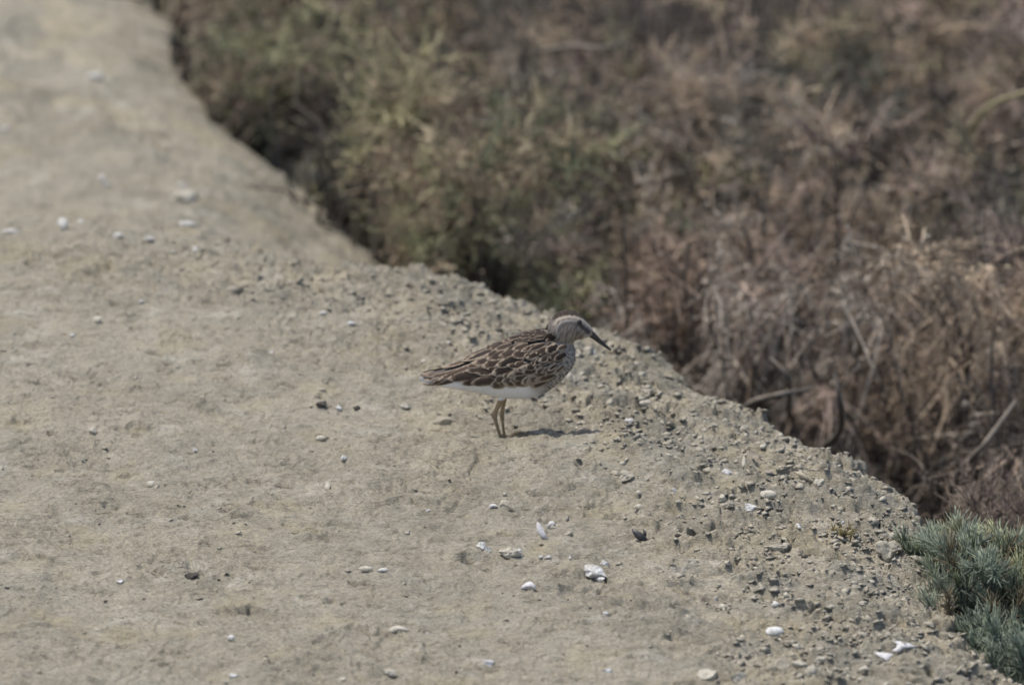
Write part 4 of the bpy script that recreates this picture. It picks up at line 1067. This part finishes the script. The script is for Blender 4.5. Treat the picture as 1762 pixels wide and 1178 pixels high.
fcol = fe.mix(fe.mix(pale, midc, fr), darkc, fr2)
rach = fe.ramp(au, [(.0, 1.0), (.07, 0.0)])
fcol = fe.mix(fcol, (.03, .022, .02), fe.math('MULTIPLY', rach, .6))
barb = fe.n("TexNoise"); bmpv = fe.n("Mapping"); bmpv.inputs["Scale"].default_value = (3, 60, 1); fe.l(uvn.outputs[0], bmpv.inputs[0]); fe.l(bmpv.outputs[0], barb.inputs["Vector"]); barb.inputs["Scale"].default_value = 1.0
fcol = fe.mix(fcol, fe.ramp(barb.outputs[0], [(.3, .72), (.7, 1.25)]), 1.0, 'MULTIPLY')
fe.color(fcol); fe.bump(barb.outputs[0], .0002, .6)
FEATHER = fe.m

def proj(p):
    h = bvh.find_nearest(p); return h[0], h[1]
def make_feathers(specs, sgn):
    V, Fc, UVs, Cs = [], [], [], []
    rs = random.Random(5 + int(sgn))
    nu, nvv = 7, 10
    for (fx, fy, L, W, ang, lift, tone, fringe, palev, base_off) in specs:
        # position on the near flank given in photo pixels, then mirrored for the other wing
        s_ = near_surface(fx, fy)
        if s_[0] is None: continue
        p0 = s_[0]; d = Vector((-math.cos(rad(ang)), 0, math.sin(rad(ang))))
        o = len(V); L *= S; W *= S
        pos = p0.copy(); rows = []
        dirv = d.copy()
        for j in range(nvv):
            v = j / (nvv - 1)
            q, n = proj(pos)
            if (q - pos).length > .004: q = pos.copy()
            if n.y > .3 and abs(q.y) > .002: n = Vector((n.x, -abs(n.y), n.z))
            t = (dirv - n * dirv.dot(n)); t = t.normalized() if t.length > .1 else dirv
            sdv = n.cross(t).normalized()
            wv = (math.sin(math.pi * min(1, (v * .86 + .10)) ** .8) ** .62) * (1 if v < .80 else math.sqrt(max(0, 1 - ((v - .80) / .205) ** 2)))
            rows.append((q, n, sdv, wv, v))
            pos = q + t * (L / (nvv - 1))
        for (q, n, sdv, wv, v) in rows:
            for i in range(nu):
                u = i / (nu - 1) * 2 - 1
                off = base_off + lift * v * .001 + .00035 * (1 - u * u)
                pt = q + sdv * (u * wv * W / 2)
                h, nn = proj(pt)
                if (h - pt).length < .0035: pt = h; n2 = nn
                else: n2 = n
                pt = pt + n2 * off
                V.append((pt.x, pt.y * sgn, pt.z)); UVs.append(((u + 1) / 2, v)); Cs.append((tone, fringe, palev))
        for j in range(nvv - 1):
            for i in range(nu - 1):
                a = o + j * nu + i; f = (a, a + 1, a + nu + 1, a + nu)
                Fc.append(f if sgn > 0 else f[::-1])
    return V, Fc, UVs, Cs

rf = random.Random(12)
specs = []
def row(x0, y0, x1, y1, n, L, W, ang, lift=1.0, tone=(.1, .6), fr=(.18, .3), pv=(.2, .8), off=.0003, jx=4.5, jy=2.6, taper=1.0):
    for i in range(n):
        t = i / max(1, n - 1)
        k = 1 + (taper - 1) * t
        specs.append((x0 + (x1 - x0) * t + rf.uniform(-jx, jx), y0 + (y1 - y0) * t + rf.uniform(-jy, jy), L * k * rf.uniform(.75, 1.35), W * k * rf.uniform(.7, 1.2),
                      ang + rf.uniform(-15, 13), lift, rf.uniform(*tone), rf.uniform(fr[0] * .5, fr[1] * 1.25), rf.uniform(*pv), off))
# laid from tail to shoulder so front feathers overlap the ones behind
# long primaries and tertials
row(814, 643, 834, 638, 3, 82, 8, -1, .9, (.4, .9), (.2, .28), (.3, .8), off=.0003)
row(806, 637, 822, 631, 3, 78, 8.5, -5, 1.0, (.4, .9), (.2, .28), (.3, .8), off=.0007)
row(808, 631, 830, 624, 3, 82, 10, -9, 1.0, (.3, .8), (.26, .36), (.5, 1), off=.0010)
row(840, 651, 872, 646, 3, 46, 15, -3, .8, (.2, .6), (.2, .28), off=.0009)
row(838, 640, 858, 634, 2, 50, 16, -7, .8, (.2, .6), (.2, .28), off=.0011)
# greater coverts near the lower edge
row(866, 659, 938, 654, 6, 28, 17, -8, .8, (.4, .9), (.26, .4), (.3, .9), off=.0011)
row(872, 650, 950, 643, 7, 26, 16, -12, .8, (.5, 1.0), (.30, .5), (.3, .9), off=.0013)
row(884, 641, 958, 634, 7, 22, 13, -16, .8, (.4, .9), (.34, .55), (.3, 1), off=.0014)
row(894, 633, 964, 626, 8, 17, 11, -20, .8, (.4, .9), (.36, .58), (.2, 1), off=.0015)
row(906, 625, 968, 617, 7, 16, 10, -24, .8, (.3, .8), (.34, .55), (.2, .9), off=.0015)
# lower scapulars: big dark lance-shaped centres
row(836, 619, 900, 614, 4, 44, 19, -14, 1.1, (.0, .4), (.15, .22), (.2, .6), off=.0016)
row(850, 630, 905, 628, 4, 38, 17, -12, 1.0, (.1, .5), (.17, .25), (.3, .8), off=.0014)
row(848, 607, 935, 602, 6, 38, 18, -20, 1.1, (.0, .3), (.14, .22), (.2, .7), off=.0019)
row(866, 597, 955, 596, 7, 30, 16, -24, 1.0, (.0, .3), (.15, .24), (.2, .7), off=.0021, taper=.8)
row(930, 617, 974, 606, 5, 18, 12, -30, .9, (.2, .6), (.2, .32), (.3, .8), off=.0018)
row(920, 609, 970, 598, 6, 20, 12, -28, .9, (.1, .5), (.18, .28), (.3, .8), off=.0021)
row(800, 623, 842, 606, 4, 56, 14, -14, .9, (.2, .7), (.16, .28), off=.0012)
row(826, 616, 868, 594, 4, 40, 15, -18, .9, (.1, .5), (.14, .24), off=.0018)
# mantle along the back, dark with fine pale edges
row(880, 588, 952, 583, 7, 26, 14, -26, .8, (.0, .25), (.10, .2), (.1, .5), off=.0022, taper=.75)
row(892, 581, 950, 575, 7, 24, 13, -26, .7, (.0, .2), (.08, .18), (.1, .4), off=.0023, taper=.7)
row(925, 572, 955, 578, 4, 14, 11, -30, .6, (.0, .2), (.06, .16), (.0, .3), off=.0022)
for sgn in (1, -1):
    V, Fc, UVs, Cs = make_feathers(specs, sgn)
    w = mesh_np("wing", V, Fc, FEATHER, bird, cols=Cs, uvs=UVs)
# tail: a short fan of feathers under the wing tips
V, Fc, UVs, Cs = [], [], [], []
for k in range(7):
    a = (k - 3) * .035; o = len(V); y0 = (k - 3) * .0010
    p0 = Vector((bx(800), y0, bz(640))); tip = Vector((bx(724 + abs(k - 3) * 2.5), y0 + (k - 3) * .0012, bz(641.5 + abs(k - 3) * .8)))
    for j in range(8):
        v = j / 7; c = p0.lerp(tip, v); wv = .0030 * (1 if v < .85 else math.sqrt(max(0, 1 - ((v - .85) / .16) ** 2))) * (.6 + .4 * v)
        for i in range(5):
            u = i / 4 * 2 - 1
            V.append((c.x, c.y + u * wv, c.z + .0007 - abs(k - 3) * .0005 - .0006 * u * u)); UVs.append(((u + 1) / 2, v)); Cs.append((.6, .2, .3))
    for j in range(7):
        for i in range(4):
            a_ = o + j * 5 + i; Fc.append((a_, a_ + 1, a_ + 6, a_ + 5))
mesh_np("tail", V, Fc, FEATHER, bird, cols=Cs, uvs=UVs)
